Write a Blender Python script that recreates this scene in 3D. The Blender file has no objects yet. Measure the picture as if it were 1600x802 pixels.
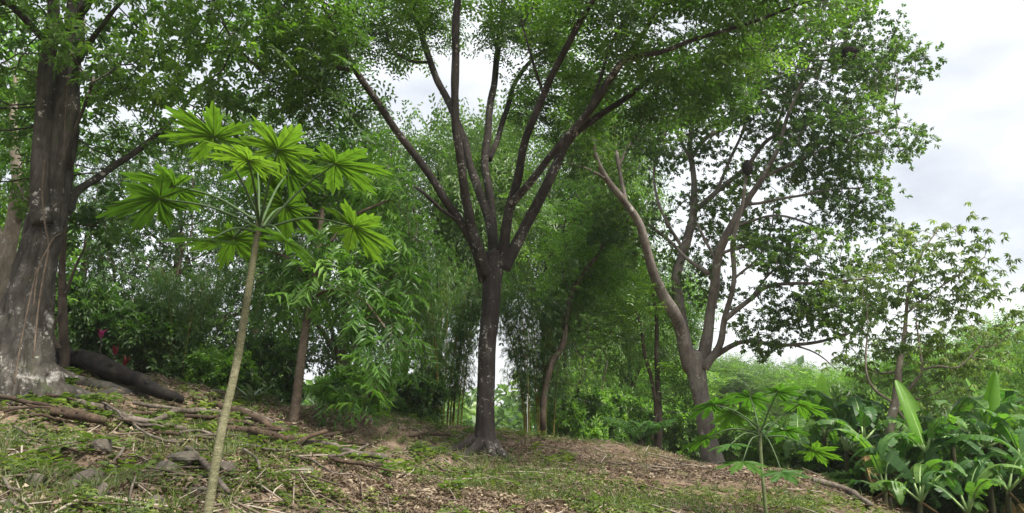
import bpy, math, numpy as np
from math import radians as RAD, pi
rng = np.random.default_rng(11)
sc = bpy.context.scene
COL = sc.collection
# ------------------------------------------------------------------ camera, sky, sun, exposure
PITCH = RAD(14.0); LENS = 26.0; EYE = 1.6; FPX = LENS / 36.0 * 1600
cam = bpy.data.cameras.new('camera'); camo = bpy.data.objects.new('camera', cam); COL.objects.link(camo)
cam.lens = LENS; cam.sensor_width = 36; cam.clip_end = 2000; cam.clip_start = 0.05
camo.location = (0, 0, EYE); camo.rotation_euler = (pi / 2 + PITCH, 0, 0); sc.camera = camo
SUN_EL, SUN_AZ = 56.0, 132.0         # high on the right, a little behind the camera, behind thin cloud (azimuth clockwise from +Y)
world = bpy.data.worlds.new('World'); sc.world = world; world.use_nodes = True
wn, wl = world.node_tree.nodes, world.node_tree.links
bg = wn['Background']; bg.inputs['Strength'].default_value = 1.0
sky = wn.new('ShaderNodeTexSky'); sky.sky_type = 'NISHITA'; sky.sun_disc = False
sky.sun_elevation = RAD(SUN_EL); sky.sun_rotation = RAD(SUN_AZ); sky.air_density = 1.2; sky.dust_density = 3.0
skm = wn.new('ShaderNodeVectorMath'); skm.operation = 'SCALE'; skm.inputs['Scale'].default_value = 0.05
wl.new(sky.outputs[0], skm.inputs[0])
tc = wn.new('ShaderNodeTexCoord'); mp = wn.new('ShaderNodeMapping'); mp.inputs['Scale'].default_value = (1, 1, 2.2); mp.inputs['Location'].default_value = (5.5, 2.2, .3)
wl.new(tc.outputs['Generated'], mp.inputs['Vector'])
nz = wn.new('ShaderNodeTexNoise'); nz.inputs['Scale'].default_value = 3.4; nz.inputs['Detail'].default_value = 7; nz.inputs['Roughness'].default_value = 0.52
wl.new(mp.outputs[0], nz.inputs['Vector'])
cr = wn.new('ShaderNodeValToRGB'); e = cr.color_ramp.elements
e[0].position = 0.36; e[0].color = (0.116, 0.120, 0.128, 1); e[1].position = 0.61; e[1].color = (0.190, 0.191, 0.193, 1)
wl.new(nz.outputs[0], cr.inputs[0])
wmix = wn.new('ShaderNodeMix'); wmix.data_type = 'RGBA'; wmix.inputs['Factor'].default_value = 0.86
wl.new(skm.outputs[0], wmix.inputs['A']); wl.new(cr.outputs[0], wmix.inputs['B']); wl.new(wmix.outputs['Result'], bg.inputs['Color'])
sun = bpy.data.lights.new('sun', 'SUN'); sun.energy = 1.5; sun.angle = RAD(22); sun.color = (1, 0.95, 0.86)
suno = bpy.data.objects.new('sun', sun); COL.objects.link(suno)
_sd = (math.sin(RAD(SUN_AZ)) * math.cos(RAD(SUN_EL)), math.cos(RAD(SUN_AZ)) * math.cos(RAD(SUN_EL)), math.sin(RAD(SUN_EL)))
from mathutils import Vector
suno.rotation_euler = Vector(_sd).to_track_quat('Z', 'Y').to_euler()
sc.view_settings.view_transform = 'Standard'; sc.view_settings.look = 'None'; sc.view_settings.gamma = 1
sc.view_settings.exposure = 2.7
sc.render.engine = 'CYCLES'; cy = sc.cycles
cy.max_bounces = 6; cy.diffuse_bounces = 4; cy.glossy_bounces = 2; cy.transmission_bounces = 3; cy.transparent_max_bounces = 4
cy.volume_bounces = 1; cy.use_denoising = True; cy.caustics_reflective = False; cy.caustics_refractive = False
cy.sample_clamp_indirect = 6

# ------------------------------------------------------------------ helpers
cP, sP = math.cos(PITCH), math.sin(PITCH)
def W(px, py, Y):                       # photo pixel + distance along the ground -> point
    x = (px - 800) / FPX; u = (401 - py) / FPX
    d1 = cP - u * sP; s = Y / d1
    return np.array([x * s, Y, EYE + (sP + u * cP) * s])
def PX(w, p):                           # photo pixels -> metres at point p
    return w * (p[1] * cP + (p[2] - EYE) * sP) / FPX
def nrm(v): return v / np.maximum(np.linalg.norm(v, axis=-1, keepdims=True), 1e-9)
def hsh(i, j, k, s):
    h = (i.astype(np.int64) * 374761393 + j.astype(np.int64) * 668265263 + k.astype(np.int64) * 2147483647 + s * 1274126177) & 0xffffffff
    h = ((h ^ (h >> 13)) * 1274126177) & 0xffffffff
    h = ((h ^ (h >> 16)) * 2246822519) & 0xffffffff
    return ((h ^ (h >> 15)) & 0xffff) / 65535.0
def vnoise(P, s=0):
    P = np.asarray(P, float); i = np.floor(P).astype(np.int64); f = P - i; f = f * f * (3 - 2 * f)
    x, y, z = i[..., 0], i[..., 1], i[..., 2]; r = 0
    for a in (0, 1):
        for b in (0, 1):
            for c in (0, 1):
                w = (f[..., 0] if a else 1 - f[..., 0]) * (f[..., 1] if b else 1 - f[..., 1]) * (f[..., 2] if c else 1 - f[..., 2])
                r = r + w * hsh(x + a, y + b, z + c, s)
    return r
def fbm(P, s=0, o=3):
    P = np.asarray(P, float); r = 0; a = 0.5; t = 0
    for k in range(o):
        r = r + a * vnoise(P * 2 ** k, s + k); t += a; a *= 0.5
    return r / t
ORG = {}
def mesh_data(name, V, Fs, mat, rnd=None, smooth=True):
    V = np.asarray(V, np.float32)
    if not isinstance(Fs, list): Fs = [Fs]
    Fs = [np.asarray(f, np.int32) for f in Fs if len(f)]
    loops = np.concatenate([f.ravel() for f in Fs])
    tot = np.concatenate([np.full(len(f), f.shape[1], np.int32) for f in Fs])
    st = np.concatenate([[0], np.cumsum(tot)[:-1]]).astype(np.int32)
    me = bpy.data.meshes.new(name)
    me.vertices.add(len(V)); me.vertices.foreach_set('co', V.ravel())
    me.loops.add(len(loops)); me.loops.foreach_set('vertex_index', loops)
    me.polygons.add(len(st)); me.polygons.foreach_set('loop_start', st)
    me.polygons.foreach_set('use_smooth', np.full(len(st), smooth, bool))
    me.update(calc_edges=True)
    if rnd is not None:
        at = me.attributes.new('rnd', 'FLOAT', 'FACE'); at.data.foreach_set('value', np.asarray(rnd, np.float32))
    if mat: me.materials.append(mat)
    return me
def link(name, data, parent=None, loc=(0, 0, 0)):
    o = bpy.data.objects.new(name, data); COL.objects.link(o); o.location = loc
    if parent: o.parent = parent; ORG[o.name] = ORG.get(parent.name, np.zeros(3))
    else: ORG[o.name] = np.array(loc, float)
    return o
def mk(name, V, Fs, mat, parent=None, rnd=None, smooth=True, org=None):
    """world-space vertices -> one object; origin = its thing's base"""
    o0 = ORG[parent.name] if parent else (np.zeros(3) if org is None else np.asarray(org, float))
    me = mesh_data(name, np.asarray(V, float) - o0, Fs, mat, rnd, smooth)
    return link(name, me, parent, (0, 0, 0) if parent else o0)
def tag(o, label, cat, group=None):
    o['label'] = label; o['category'] = cat
    if group: o['group'] = group
    return o
def thing(name, label, cat, loc, group=None):
    o = link(name, None, None, loc); o.empty_display_size = 0.2
    return tag(o, label, cat, group)
def kind(o, k): o['kind'] = k; return o
def smooth_path(P, step):
    P = np.asarray(P, float)
    if len(P) == 2: P = np.vstack([P[0], (P[0] + P[1]) / 2, P[1]])
    Q = np.vstack([2 * P[0] - P[1], P, 2 * P[-1] - P[-2]]); out = []
    for i in range(1, len(Q) - 2):
        p0, p1, p2, p3 = Q[i - 1:i + 3]
        n = max(1, int(np.ceil(np.linalg.norm((p2 - p1)[:3]) / step)))
        t = (np.arange(n) / n)[:, None]
        out.append(0.5 * (2 * p1 + (p2 - p0) * t + (2 * p0 - 5 * p1 + 4 * p2 - p3) * t ** 2 + (3 * p1 - p0 - 3 * p2 + p3) * t ** 3))
    out.append(P[-1:]); return np.vstack(out)
def tube(P, r, sides=8, bump=0.0, bscale=3.0, seed=0, flare=None, cap=True, ridge=0):
    P = np.asarray(P, float); n = len(P); r = np.broadcast_to(np.asarray(r, float), (n,))
    T = nrm(np.gradient(P, axis=0)); ref = np.array([0.0, 1, 0]) if abs(T[0][1]) < 0.9 else np.array([1.0, 0, 0])
    U = np.zeros_like(P); u = nrm(np.cross(np.cross(T[0], ref), T[0]))
    for i in range(n):
        u = nrm(u - np.dot(u, T[i]) * T[i]); U[i] = u
    B = np.cross(T, U); a = np.arange(sides) / sides * 2 * pi
    dirs = U[:, None] * np.cos(a)[None, :, None] + B[:, None] * np.sin(a)[None, :, None]
    rr = np.repeat(r[:, None], sides, 1).copy()
    if flare is not None: rr *= flare(np.arange(n) / max(n - 1, 1), a)
    if bump:
        nq = P[:, None] + dirs * rr[..., None]
        rr *= 1 + bump * (2 * fbm(nq * np.array([bscale, bscale, bscale * 0.45]), seed, 4) - 1)
    if ridge:                                   # long furrows running up the bark
        nq = P[:, None] + dirs * rr[..., None]; g = np.abs(2 * fbm(nq * np.array([11, 11, 1.3]) + .8 * fbm(nq * 2, 5, 2)[..., None], seed + 4, 3) - 1); rr *= 1 - ridge * np.clip(1 - g * 4, 0, 1) + ridge * .5 * (vnoise(nq * np.array([26, 26, 9]), 6) - .5)
    V = (P[:, None] + dirs * rr[..., None]).reshape(-1, 3)
    i = np.arange(n - 1)[:, None] * sides; j = np.arange(sides)[None]; k = (j + 1) % sides
    F = np.stack([i + j, i + k, i + sides + k, i + sides + j], -1).reshape(-1, 4)
    if not cap: return V, [F]
    c0 = len(V); V = np.vstack([V, P[:1] - T[:1] * r[0] * 0.2, P[-1:] + T[-1:] * r[-1] * 0.4]); jj = np.arange(sides); kk = (jj + 1) % sides; b = (n - 1) * sides
    T3 = np.vstack([np.stack([kk, jj, np.full(sides, c0)], -1), np.stack([b + jj, b + kk, np.full(sides, c0 + 1)], -1)])
    return V, [F, T3]
def merge(lst):
    Vs, Q, T, o = [], [], [], 0
    for V, Fs in lst:
        Vs.append(V)
        for f in Fs:
            (Q if f.shape[1] == 4 else T).append(f + o)
        o += len(V)
    return np.vstack(Vs), [np.vstack(x) for x in (Q, T) if x]

# ------------------------------------------------------------------ materials
def newmat(name):
    m = bpy.data.materials.new(name); m.use_nodes = True; n = m.node_tree.nodes
    return m, n, m.node_tree.links, n['Principled BSDF'], n['Material Output']
def ramp(n, cols):
    r = n.new('ShaderNodeValToRGB'); el = r.color_ramp.elements
    while len(el) < len(cols): el.new(0.5)
    for k, (p, c) in enumerate(cols): el[k].position = p; el[k].color = (*c, 1)
    return r
def noise(n, l, vec, scale, detail=4, rough=0.55):
    t = n.new('ShaderNodeTexNoise'); t.inputs['Scale'].default_value = scale; t.inputs['Detail'].default_value = detail; t.inputs['Roughness'].default_value = rough
    if vec is not None: l.new(vec, t.inputs['Vector'])
    return t
def leafmat(name, c0, c1, c2, trans=0.42, rough=0.42, spec=0.45, tcol=(1.65, 1.95, 0.7)):
    m, n, l, b, out = newmat(name)
    a = n.new('ShaderNodeAttribute'); a.attribute_name = 'rnd'
    r = ramp(n, [(0.0, c0), (0.55, c1), (1.0, c2)]); l.new(a.outputs['Fac'], r.inputs[0])
    l.new(r.outputs[0], b.inputs['Base Color']); b.inputs['Roughness'].default_value = rough; b.inputs['Specular IOR Level'].default_value = spec
    t = n.new('ShaderNodeBsdfTranslucent'); mm = n.new('ShaderNodeVectorMath'); mm.operation = 'MULTIPLY'; mm.inputs[1].default_value = tcol
    l.new(r.outputs[0], mm.inputs[0]); l.new(mm.outputs[0], t.inputs['Color'])
    mx = n.new('ShaderNodeMixShader'); mx.inputs[0].default_value = trans
    l.new(b.outputs[0], mx.inputs[1]); l.new(t.outputs[0], mx.inputs[2]); l.new(mx.outputs[0], out.inputs[0])
    return m
def bark(name, dark, mid, light, scale=6.0, lichen=0.0, lcol=(0.45, 0.46, 0.42), lscale=9.0, stretch=0.25, moss=0.0, bump=0.6, low=None):
    m, n, l, b, out = newmat(name)
    t = n.new('ShaderNodeTexCoord'); mp = n.new('ShaderNodeMapping'); mp.inputs['Scale'].default_value = (1, 1, stretch); l.new(t.outputs['Object'], mp.inputs['Vector'])
    n1 = noise(n, l, mp.outputs[0], scale, 8, 0.65); n2 = noise(n, l, t.outputs['Object'], scale * 0.35, 4)
    v = n.new('ShaderNodeTexVoronoi'); v.feature = 'DISTANCE_TO_EDGE'; v.inputs['Scale'].default_value = scale * 2.6; l.new(mp.outputs[0], v.inputs['Vector'])
    ad = n.new('ShaderNodeMath'); ad.operation = 'MULTIPLY_ADD'; ad.inputs[1].default_value = 0.5; l.new(n2.outputs[0], ad.inputs[0])
    hf = n.new('ShaderNodeMath'); hf.operation = 'MULTIPLY'; hf.inputs[1].default_value = 0.55; l.new(n1.outputs[0], hf.inputs[0]); l.new(hf.outputs[0], ad.inputs[2])
    r = ramp(n, [(0.36, dark), (0.52, mid), (0.68, light)]); l.new(ad.outputs[0], r.inputs[0]); col = r.outputs[0]
    ck = n.new('ShaderNodeMapRange'); ck.inputs['From Max'].default_value = 0.10; ck.inputs['To Min'].default_value = 0.72; l.new(v.outputs['Distance'], ck.inputs['Value'])
    mc = n.new('ShaderNodeVectorMath'); mc.operation = 'SCALE'; l.new(col, mc.inputs[0]); l.new(ck.outputs[0], mc.inputs['Scale']); col = mc.outputs[0]
    def mixin(col, fac, c):
        x = n.new('ShaderNodeMix'); x.data_type = 'RGBA'; x.inputs['B'].default_value = (*c, 1); l.new(fac, x.inputs['Factor']); l.new(col, x.inputs['A']); return x.outputs['Result']
    def thresh(nn, lo, hi):
        x = n.new('ShaderNodeMapRange'); x.inputs['From Min'].default_value = lo; x.inputs['From Max'].default_value = hi; l.new(nn, x.inputs['Value']); return x.outputs[0]
    if lichen:
        n3 = noise(n, l, t.outputs['Object'], lscale, 7, 0.7); nb = noise(n, l, t.outputs['Object'], lscale * .16, 3); sm_ = n.new('ShaderNodeMath'); sm_.operation = 'MULTIPLY_ADD'; sm_.inputs[1].default_value = .55; l.new(nb.outputs[0], sm_.inputs[0]); l.new(n3.outputs[0], sm_.inputs[2]); col = mixin(col, thresh(sm_.outputs[0], 1.02 - lichen * 0.25, 1.10 - lichen * 0.25), lcol)
    if moss:
        n4 = noise(n, l, t.outputs['Object'], 2.2, 5, 0.6); col = mixin(col, thresh(n4.outputs[0], 0.66 - moss * 0.3, 0.85 - moss * 0.3), (0.05, 0.075, 0.022))
    if low:                                     # pale lichen crust on the lowest metres of the trunk
        sp = n.new('ShaderNodeSeparateXYZ'); l.new(t.outputs['Object'], sp.inputs[0])
        g = n.new('ShaderNodeMapRange'); g.inputs['From Min'].default_value = low[0]; g.inputs['From Max'].default_value = 0.9; g.inputs['To Max'].default_value = .85; l.new(sp.outputs[2], g.inputs['Value'])
        n5 = noise(n, l, t.outputs['Object'], 3.2, 8, 0.75); mu = n.new('ShaderNodeMath'); mu.operation = 'MULTIPLY'; l.new(thresh(n5.outputs[0], 0.55, 0.68), mu.inputs[0]); l.new(g.outputs[0], mu.inputs[1])
        col = mixin(col, mu.outputs[0], low[1])
    l.new(col, b.inputs['Base Color']); b.inputs['Roughness'].default_value = 0.9; b.inputs['Specular IOR Level'].default_value = 0.2
    bp = n.new('ShaderNodeBump'); bp.inputs['Strength'].default_value = bump; bp.inputs['Distance'].default_value = 0.02
    ml = n.new('ShaderNodeMath'); ml.operation = 'MULTIPLY'; l.new(n1.outputs[0], ml.inputs[0]); l.new(ck.outputs[0], ml.inputs[1]); l.new(ml.outputs[0], bp.inputs['Height']); l.new(bp.outputs[0], b.inputs['Normal'])
    return m
def flat(name, c, rough=0.6, vary=0.25, scale=12):
    m, n, l, b, out = newmat(name); t = n.new('ShaderNodeTexCoord'); nn = noise(n, l, t.outputs['Object'], scale, 5)
    r = ramp(n, [(0.3, tuple(x * (1 - vary) for x in c)), (0.7, tuple(min(1, x * (1 + vary)) for x in c))]); l.new(nn.outputs[0], r.inputs[0]); l.new(r.outputs[0], b.inputs['Base Color'])
    b.inputs['Roughness'].default_value = rough; return m
M = {}
def green(name, g, trans=.45, rough=.42, spec=.45, yel=.55, blu=.21, sp=1.9):
    """leaf green of brightness g: deep, middle and yellowish light tone"""
    g = g * 1.2
    return leafmat(name, (g / sp * yel * .9, g / sp, g / sp * blu * 1.25), (g * yel, g, g * blu), (g * sp * yel * 1.15, g * sp * .95, g * sp * blu * .95), trans, rough, spec)
M['main_leaf'] = green('feathery_leaf', .135, .48); M['left_leaf'] = green('broad_leaf', .165, .48)
M['right_leaf'] = green('glossy_leaf', .13, .42, .36, yel=.56, blu=.26); M['slim_leaf'] = green('lanceolate_leaf', .16, .45, .35, yel=.50, sp=1.9)
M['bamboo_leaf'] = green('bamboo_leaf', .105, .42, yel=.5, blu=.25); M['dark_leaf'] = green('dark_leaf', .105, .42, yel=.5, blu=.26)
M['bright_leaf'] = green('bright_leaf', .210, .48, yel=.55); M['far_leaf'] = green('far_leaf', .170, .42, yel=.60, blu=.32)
M['umbrella_leaf'] = green('umbrella_leaf', .145, .42, yel=.68, blu=.28)
M['papaya_leaf'] = green('papaya_leaf', .090, .55, .5, .3, .54, .16, 1.6); M['papaya_dark'] = green('papaya_leaf_deep', .115, .45, .5, .3, .44, .15, 1.2)
M['petiole'] = flat('petiole', (0.04, 0.075, 0.02), 0.8); M['vein'] = flat('leaf_vein', (0.05, 0.09, 0.03), 0.5)
M['banana_leaf'] = leafmat('banana_leaf', (0.032, 0.085, 0.026), (0.062, 0.145, 0.036), (0.140, 0.245, 0.050), 0.42, 0.45, 0.4)
M['banana_young'] = leafmat('banana_young_leaf', (0.130, 0.280, 0.035), (0.160, 0.320, 0.040), (0.180, 0.350, 0.045), 0.55, 0.4, 0.4)
M['banana_dry'] = leafmat('banana_dry_leaf', (0.16, 0.10, 0.045), (0.22, 0.15, 0.06), (0.30, 0.22, 0.09), 0.3, 0.8, 0.2, (1, 1, 1))
M['banana_rib'] = flat('banana_midrib', (0.20, 0.30, 0.10), 0.45); M['banana_stem'] = bark('banana_stem', (0.025, 0.022, 0.012), (0.055, 0.055, 0.026), (0.10, 0.10, 0.045), 5, bump=0.5)
M['cordyline'] = leafmat('pink_strap_leaf', (0.30, 0.04, 0.12), (0.50, 0.07, 0.22), (0.62, 0.12, 0.32), 0.45, 0.4, 0.4, (1.2, 0.8, 1))
M['cordyline_dark'] = leafmat('maroon_strap_leaf', (0.10, 0.02, 0.025), (0.20, 0.03, 0.04), (0.30, 0.06, 0.06), 0.4, 0.4, 0.4, (1.2, 0.8, 0.8))
M['agave'] = leafmat('grey_strap_leaf', (0.10, 0.15, 0.10), (0.16, 0.21, 0.14), (0.24, 0.28, 0.19), 0.15, 0.45)
M['palm_leaf'] = leafmat('palm_frond', (0.035, 0.095, 0.035), (0.060, 0.140, 0.045), (0.110, 0.190, 0.060), 0.38, 0.35)
M['cover_leaf'] = leafmat('ground_cover_leaf', (0.048, 0.080, 0.020), (0.092, 0.138, 0.034), (0.185, 0.222, 0.058), 0.40, 0.5)
M['grass'] = leafmat('grass_blade', (0.045, 0.075, 0.018), (0.08, 0.115, 0.028), (0.15, 0.16, 0.05), 0.35, 0.6)
M['litter'] = leafmat('leaf_litter', (0.070, 0.049, 0.034), (0.175, 0.130, 0.088), (0.370, 0.305, 0.215), 0.2, 0.75, 0.25, (1, 0.9, 0.8))
M['straw'] = leafmat('dry_straw', (0.13, 0.085, 0.052), (0.24, 0.170, 0.105), (0.37, 0.285, 0.185), 0.2, 0.8, 0.2, (1, 0.95, 0.8))
M['twig'] = leafmat('dry_twig', (0.06, 0.045, 0.032), (0.14, 0.11, 0.085), (0.30, 0.26, 0.21), 0.0, 0.85, 0.2)
M['bark_main'] = bark('dark_spotted_bark', (0.016, 0.0135, 0.012), (0.042, 0.035, 0.031), (0.085, 0.072, 0.064), 8, 0.55, (0.34, 0.33, 0.29), 17)
M['bark_left'] = bark('grey_furrowed_bark', (0.018, 0.016, 0.013), (0.050, 0.045, 0.038), (0.108, 0.098, 0.084), 6, 0.5, (0.40, 0.38, 0.34), 8, 0.16, 0.25, 0.8, (3.4, (0.40, 0.38, 0.36)))
M['bark_right'] = bark('pinkish_grey_bark', (0.080, 0.066, 0.057), (0.190, 0.162, 0.142), (0.310, 0.280, 0.252), 4, 0.5, (0.44, 0.42, 0.38), 6, 0.3)
M['bark_pale'] = bark('pale_bark', (0.10, 0.08, 0.06), (0.20, 0.165, 0.13), (0.34, 0.30, 0.25), 6, 0.5, (0.45, 0.44, 0.40))
M['bark_thin'] = bark('brown_bark', (0.030, 0.023, 0.017), (0.075, 0.058, 0.044), (0.14, 0.115, 0.09), 9, 0.3)
M['bark_slim'] = bark('ringed_grey_brown_bark', (0.050, 0.036, 0.025), (0.105, 0.080, 0.058), (0.17, 0.135, 0.10), 9, 0.3, (0.3, 0.29, 0.25), 12, 1.6)
M['log_dark'] = bark('dark_wet_bark', (0.005, 0.004, 0.004), (0.011, 0.009, 0.008), (0.034, 0.028, 0.021), 6, 0.25, (0.10, 0.095, 0.08), 10, moss=0.3)
M['log_brown'] = bark('rotting_brown_bark', (0.020, 0.014, 0.010), (0.050, 0.034, 0.023), (0.11, 0.075, 0.050), 8, 0.2, moss=0.25)
M['log_pale'] = bark('weathered_grey_wood', (0.035, 0.028, 0.022), (0.095, 0.078, 0.062), (0.21, 0.18, 0.15), 9, 0.35)
M['papaya_stem'] = bark('papaya_stem', (0.085, 0.085, 0.045), (0.145, 0.140, 0.078), (0.22, 0.21, 0.13), 14, 0.42, (0.30, 0.29, 0.22), 14, 2.4, 0.1, 0.9)
M['papaya_green'] = bark('young_papaya_stem', (0.07, 0.09, 0.04), (0.12, 0.15, 0.065), (0.18, 0.2, 0.10), 12, 0.15, stretch=1.5, bump=0.3)
M['culm'] = bark('bamboo_culm', (0.07, 0.065, 0.015), (0.15, 0.13, 0.03), (0.27, 0.22, 0.06), 3, 0, stretch=0.3, bump=0.1)
M['rock'] = bark('mossy_rock', (0.045, 0.038, 0.030), (0.105, 0.092, 0.074), (0.19, 0.17, 0.14), 5, 0.35, (0.27, 0.25, 0.21), 7, 1.0, 0.35)
M['nest'] = bark('nest_mud', (0.012, 0.010, 0.010), (0.022, 0.018, 0.016), (0.04, 0.033, 0.03), 12, 0, stretch=1)
M['cable'] = flat('cable', (0.3, 0.3, 0.28), 0.5); M['post'] = flat('pale_painted_post', (0.17, 0.17, 0.16), 0.7)

# ------------------------------------------------------------------ ground: thin-plate surface through points read off the photograph
CP = [W(*c) for c in [(0, 840, 4.6), (200, 835, 5.0), (400, 830, 5.5), (600, 825, 6.0), (800, 822, 6.5), (1100, 815, 7.6), (1250, 812, 8.6), (1400, 812, 11.5), (1600, 812, 12),
      (0, 700, 7.2), (200, 702, 7.6), (420, 712, 8.5), (600, 735, 9.5), (900, 750, 10.5), (1060, 775, 10),
      (35, 610, 10.6), (0, 580, 12), (130, 572, 12), (250, 607, 12.2), (350, 628, 12.2), (480, 647, 13.2), (640, 662, 15), (762, 714, 13), (800, 673, 16.5), (900, 692, 17), (1030, 700, 18), (1110, 738, 17.5),
      (1200, 757, 14), (1285, 750, 11.6), (1345, 784, 11.0), (-200, 560, 11), (1150, 745, 15)]]
CP += [np.array(p, float) for p in [(-8, 1.5, 0), (-3, 2.0, 0), (2, 2.2, 0), (7, 2.5, 0), (12, 4, -0.2), (-8, 17, 2.2), (-4, 18, 1.9), (0, 20, 1.4), (4, 22, 0.9), (8, 20, 0.2), (12, 16, -0.1), (13, 24, 0), (18, 12, -0.3),
       (-14, 14, 3.2), (-15, 5, 1.2), (-12, 30, 1.8), (0, 34, 0.7), (12, 36, 0.2), (-34, 20, 3), (30, 30, 0), (-30, 60, 1.0), (0, 70, 0), (34, 70, 0), (0, -10, 0), (20, -10, 0), (-20, -10, 0)]]
CP = np.array(CP)
def tps_k(d2): return 0.5 * d2 * np.log(d2 + 1e-6)
_n = len(CP); _d = ((CP[:, None, :2] - CP[None, :, :2]) ** 2).sum(-1)
_A = np.zeros((_n + 3, _n + 3)); _A[:_n, :_n] = tps_k(_d) + np.eye(_n) * 0.15; _A[:_n, _n] = 1; _A[:_n, _n + 1:] = CP[:, :2]; _A[_n, :_n] = 1; _A[_n + 1:, :_n] = CP[:, :2].T
_w = np.linalg.solve(_A, np.concatenate([CP[:, 2], [0, 0, 0]]))
def H(x, y, detail=True):
    x = np.asarray(x, float); y = np.asarray(y, float); sh = x.shape; x = x.ravel(); y = y.ravel()
    xc = np.clip(x, -34, 34); yc = np.clip(y, -12, 70)
    d2 = (xc[:, None] - CP[None, :, 0]) ** 2 + (yc[:, None] - CP[None, :, 1]) ** 2
    z = tps_k(d2) @ _w[:_n] + _w[_n] + _w[_n + 1] * xc + _w[_n + 2] * yc
    if detail:
        p = np.stack([x, y, 0 * x], -1); m = np.clip((y - 3) / 2, 0, 1)
        z = z + m * ((0.16 + .16 * np.clip(-x / 2, 0, 1)) * (fbm(p * 0.9, 3, 3) - 0.5) + (0.075 + .15 * np.clip(-x / 2, 0, 1)) * (fbm(p * 3.1, 9, 3) - 0.5) + .09 * np.clip(.3 - x / 2, .2, 1) * (fbm(p * 7.7, 12, 2) - .5))
    return z.reshape(sh)
def Hp(x, y): return float(H(np.array([x]), np.array([y]))[0])
def G(px, py):                          # where the photo pixel's ray meets the ground
    Ys = np.arange(3.5, 45, 0.03); P = np.array([W(px, py, Y) for Y in Ys]); h = H(P[:, 0], P[:, 1])
    i = np.nonzero(P[:, 2] < h)[0]
    k = i[0] if len(i) else int(np.argmin(np.abs(P[:, 2] - h)[:450]))
    return np.array([P[k, 0], P[k, 1], h[k]])
gx = np.concatenate([[-400, -200, -100, -60, -40, -30, -24, -19, -16], np.arange(-14, 14.01, 0.10), [16, 19, 24, 30, 40, 60, 100, 200, 400]])
gy = np.concatenate([[-200, -100, -40, -15, -5, 0, 2, 3], np.arange(3.6, 20, 0.09), np.arange(20, 30, 0.4), [32, 36, 42, 50, 60, 80, 120, 200, 400]])
X, Yg = np.meshgrid(gx, gy); Z = H(X, Yg); nx, ny = len(gx), len(gy)
ii = (np.arange(ny - 1)[:, None] * nx + np.arange(nx - 1)[None]).ravel()
m, n, l, b, out = newmat('soil_and_moss'); t = n.new('ShaderNodeTexCoord'); O = t.outputs['Object']
n1 = noise(n, l, O, 5, 8, 0.7); r1 = ramp(n, [(0.32, (0.040, 0.028, 0.020)), (0.5, (0.115, 0.083, 0.060)), (0.7, (0.25, 0.19, 0.135))]); l.new(n1.outputs[0], r1.inputs[0])
n2 = noise(n, l, O, 1.3, 6, 0.65); mr = n.new('ShaderNodeMapRange'); mr.inputs['From Min'].default_value = 0.52; mr.inputs['From Max'].default_value = 0.68; l.new(n2.outputs[0], mr.inputs['Value'])
n3 = noise(n, l, O, 22, 4); r3 = ramp(n, [(0.35, (0.035, 0.05, 0.015)), (0.65, (0.10, 0.125, 0.035))]); l.new(n3.outputs[0], r3.inputs[0])
mx = n.new('ShaderNodeMix'); mx.data_type = 'RGBA'; l.new(mr.outputs[0], mx.inputs['Factor']); l.new(r1.outputs[0], mx.inputs['A']); l.new(r3.outputs[0], mx.inputs['B']); l.new(mx.outputs['Result'], b.inputs['Base Color'])
b.inputs['Roughness'].default_value = 0.95; b.inputs['Specular IOR Level'].default_value = 0.1
bp = n.new('ShaderNodeBump'); bp.inputs['Distance'].default_value = 0.04; bp.inputs['Strength'].default_value = 0.8; l.new(n1.outputs[0], bp.inputs['Height']); l.new(bp.outputs[0], b.inputs['Normal'])
kind(mk('ground', np.stack([X.ravel(), Yg.ravel(), Z.ravel()], -1), np.stack([ii, ii + 1, ii + nx + 1, ii + nx], -1), m), 'structure')

# ------------------------------------------------------------------ leaf sprays
def frame_of(x, z):
    x = nrm(np.asarray(x, float)); y = nrm(np.cross(z, x)); z = np.cross(x, y); return np.stack([x, y, z], -1)
def leaf(o, x, z, L, w, fold=0.12, droop=0.15, fine=False):
    A = frame_of(x, z)
    if fine: v = np.array([(0, 0, 0), (.42 * L, -w / 2, fold * w), (L, 0, -droop * L), (.42 * L, w / 2, fold * w), (.5 * L, 0, -droop * L * .25)]); f = [(0, 1, 2, 4), (0, 4, 2, 3)]
    elif fine is None: v = np.array([(0, 0, 0), (.3 * L, -w * .42, fold * w), (.72 * L, -w * .46, fold * w - droop * L * .45), (L, 0, -droop * L), (.72 * L, w * .46, fold * w - droop * L * .45), (.3 * L, w * .42, fold * w)]); f = [(0, 1, 2, 3), (0, 3, 4, 5)]
    else: v = np.array([(0, 0, 0), (.45 * L, -w / 2, fold * w), (L, 0, -droop * L), (.45 * L, w / 2, fold * w)]); f = [(0, 1, 2, 3)]
    return v @ A.T + np.asarray(o, float), np.array(f)
def tmpl(ls):
    V, F, o = [], [], 0
    for v, f in ls: V.append(v); F.append(f + o); o += len(v)
    return np.vstack(V), np.vstack(F)
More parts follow.
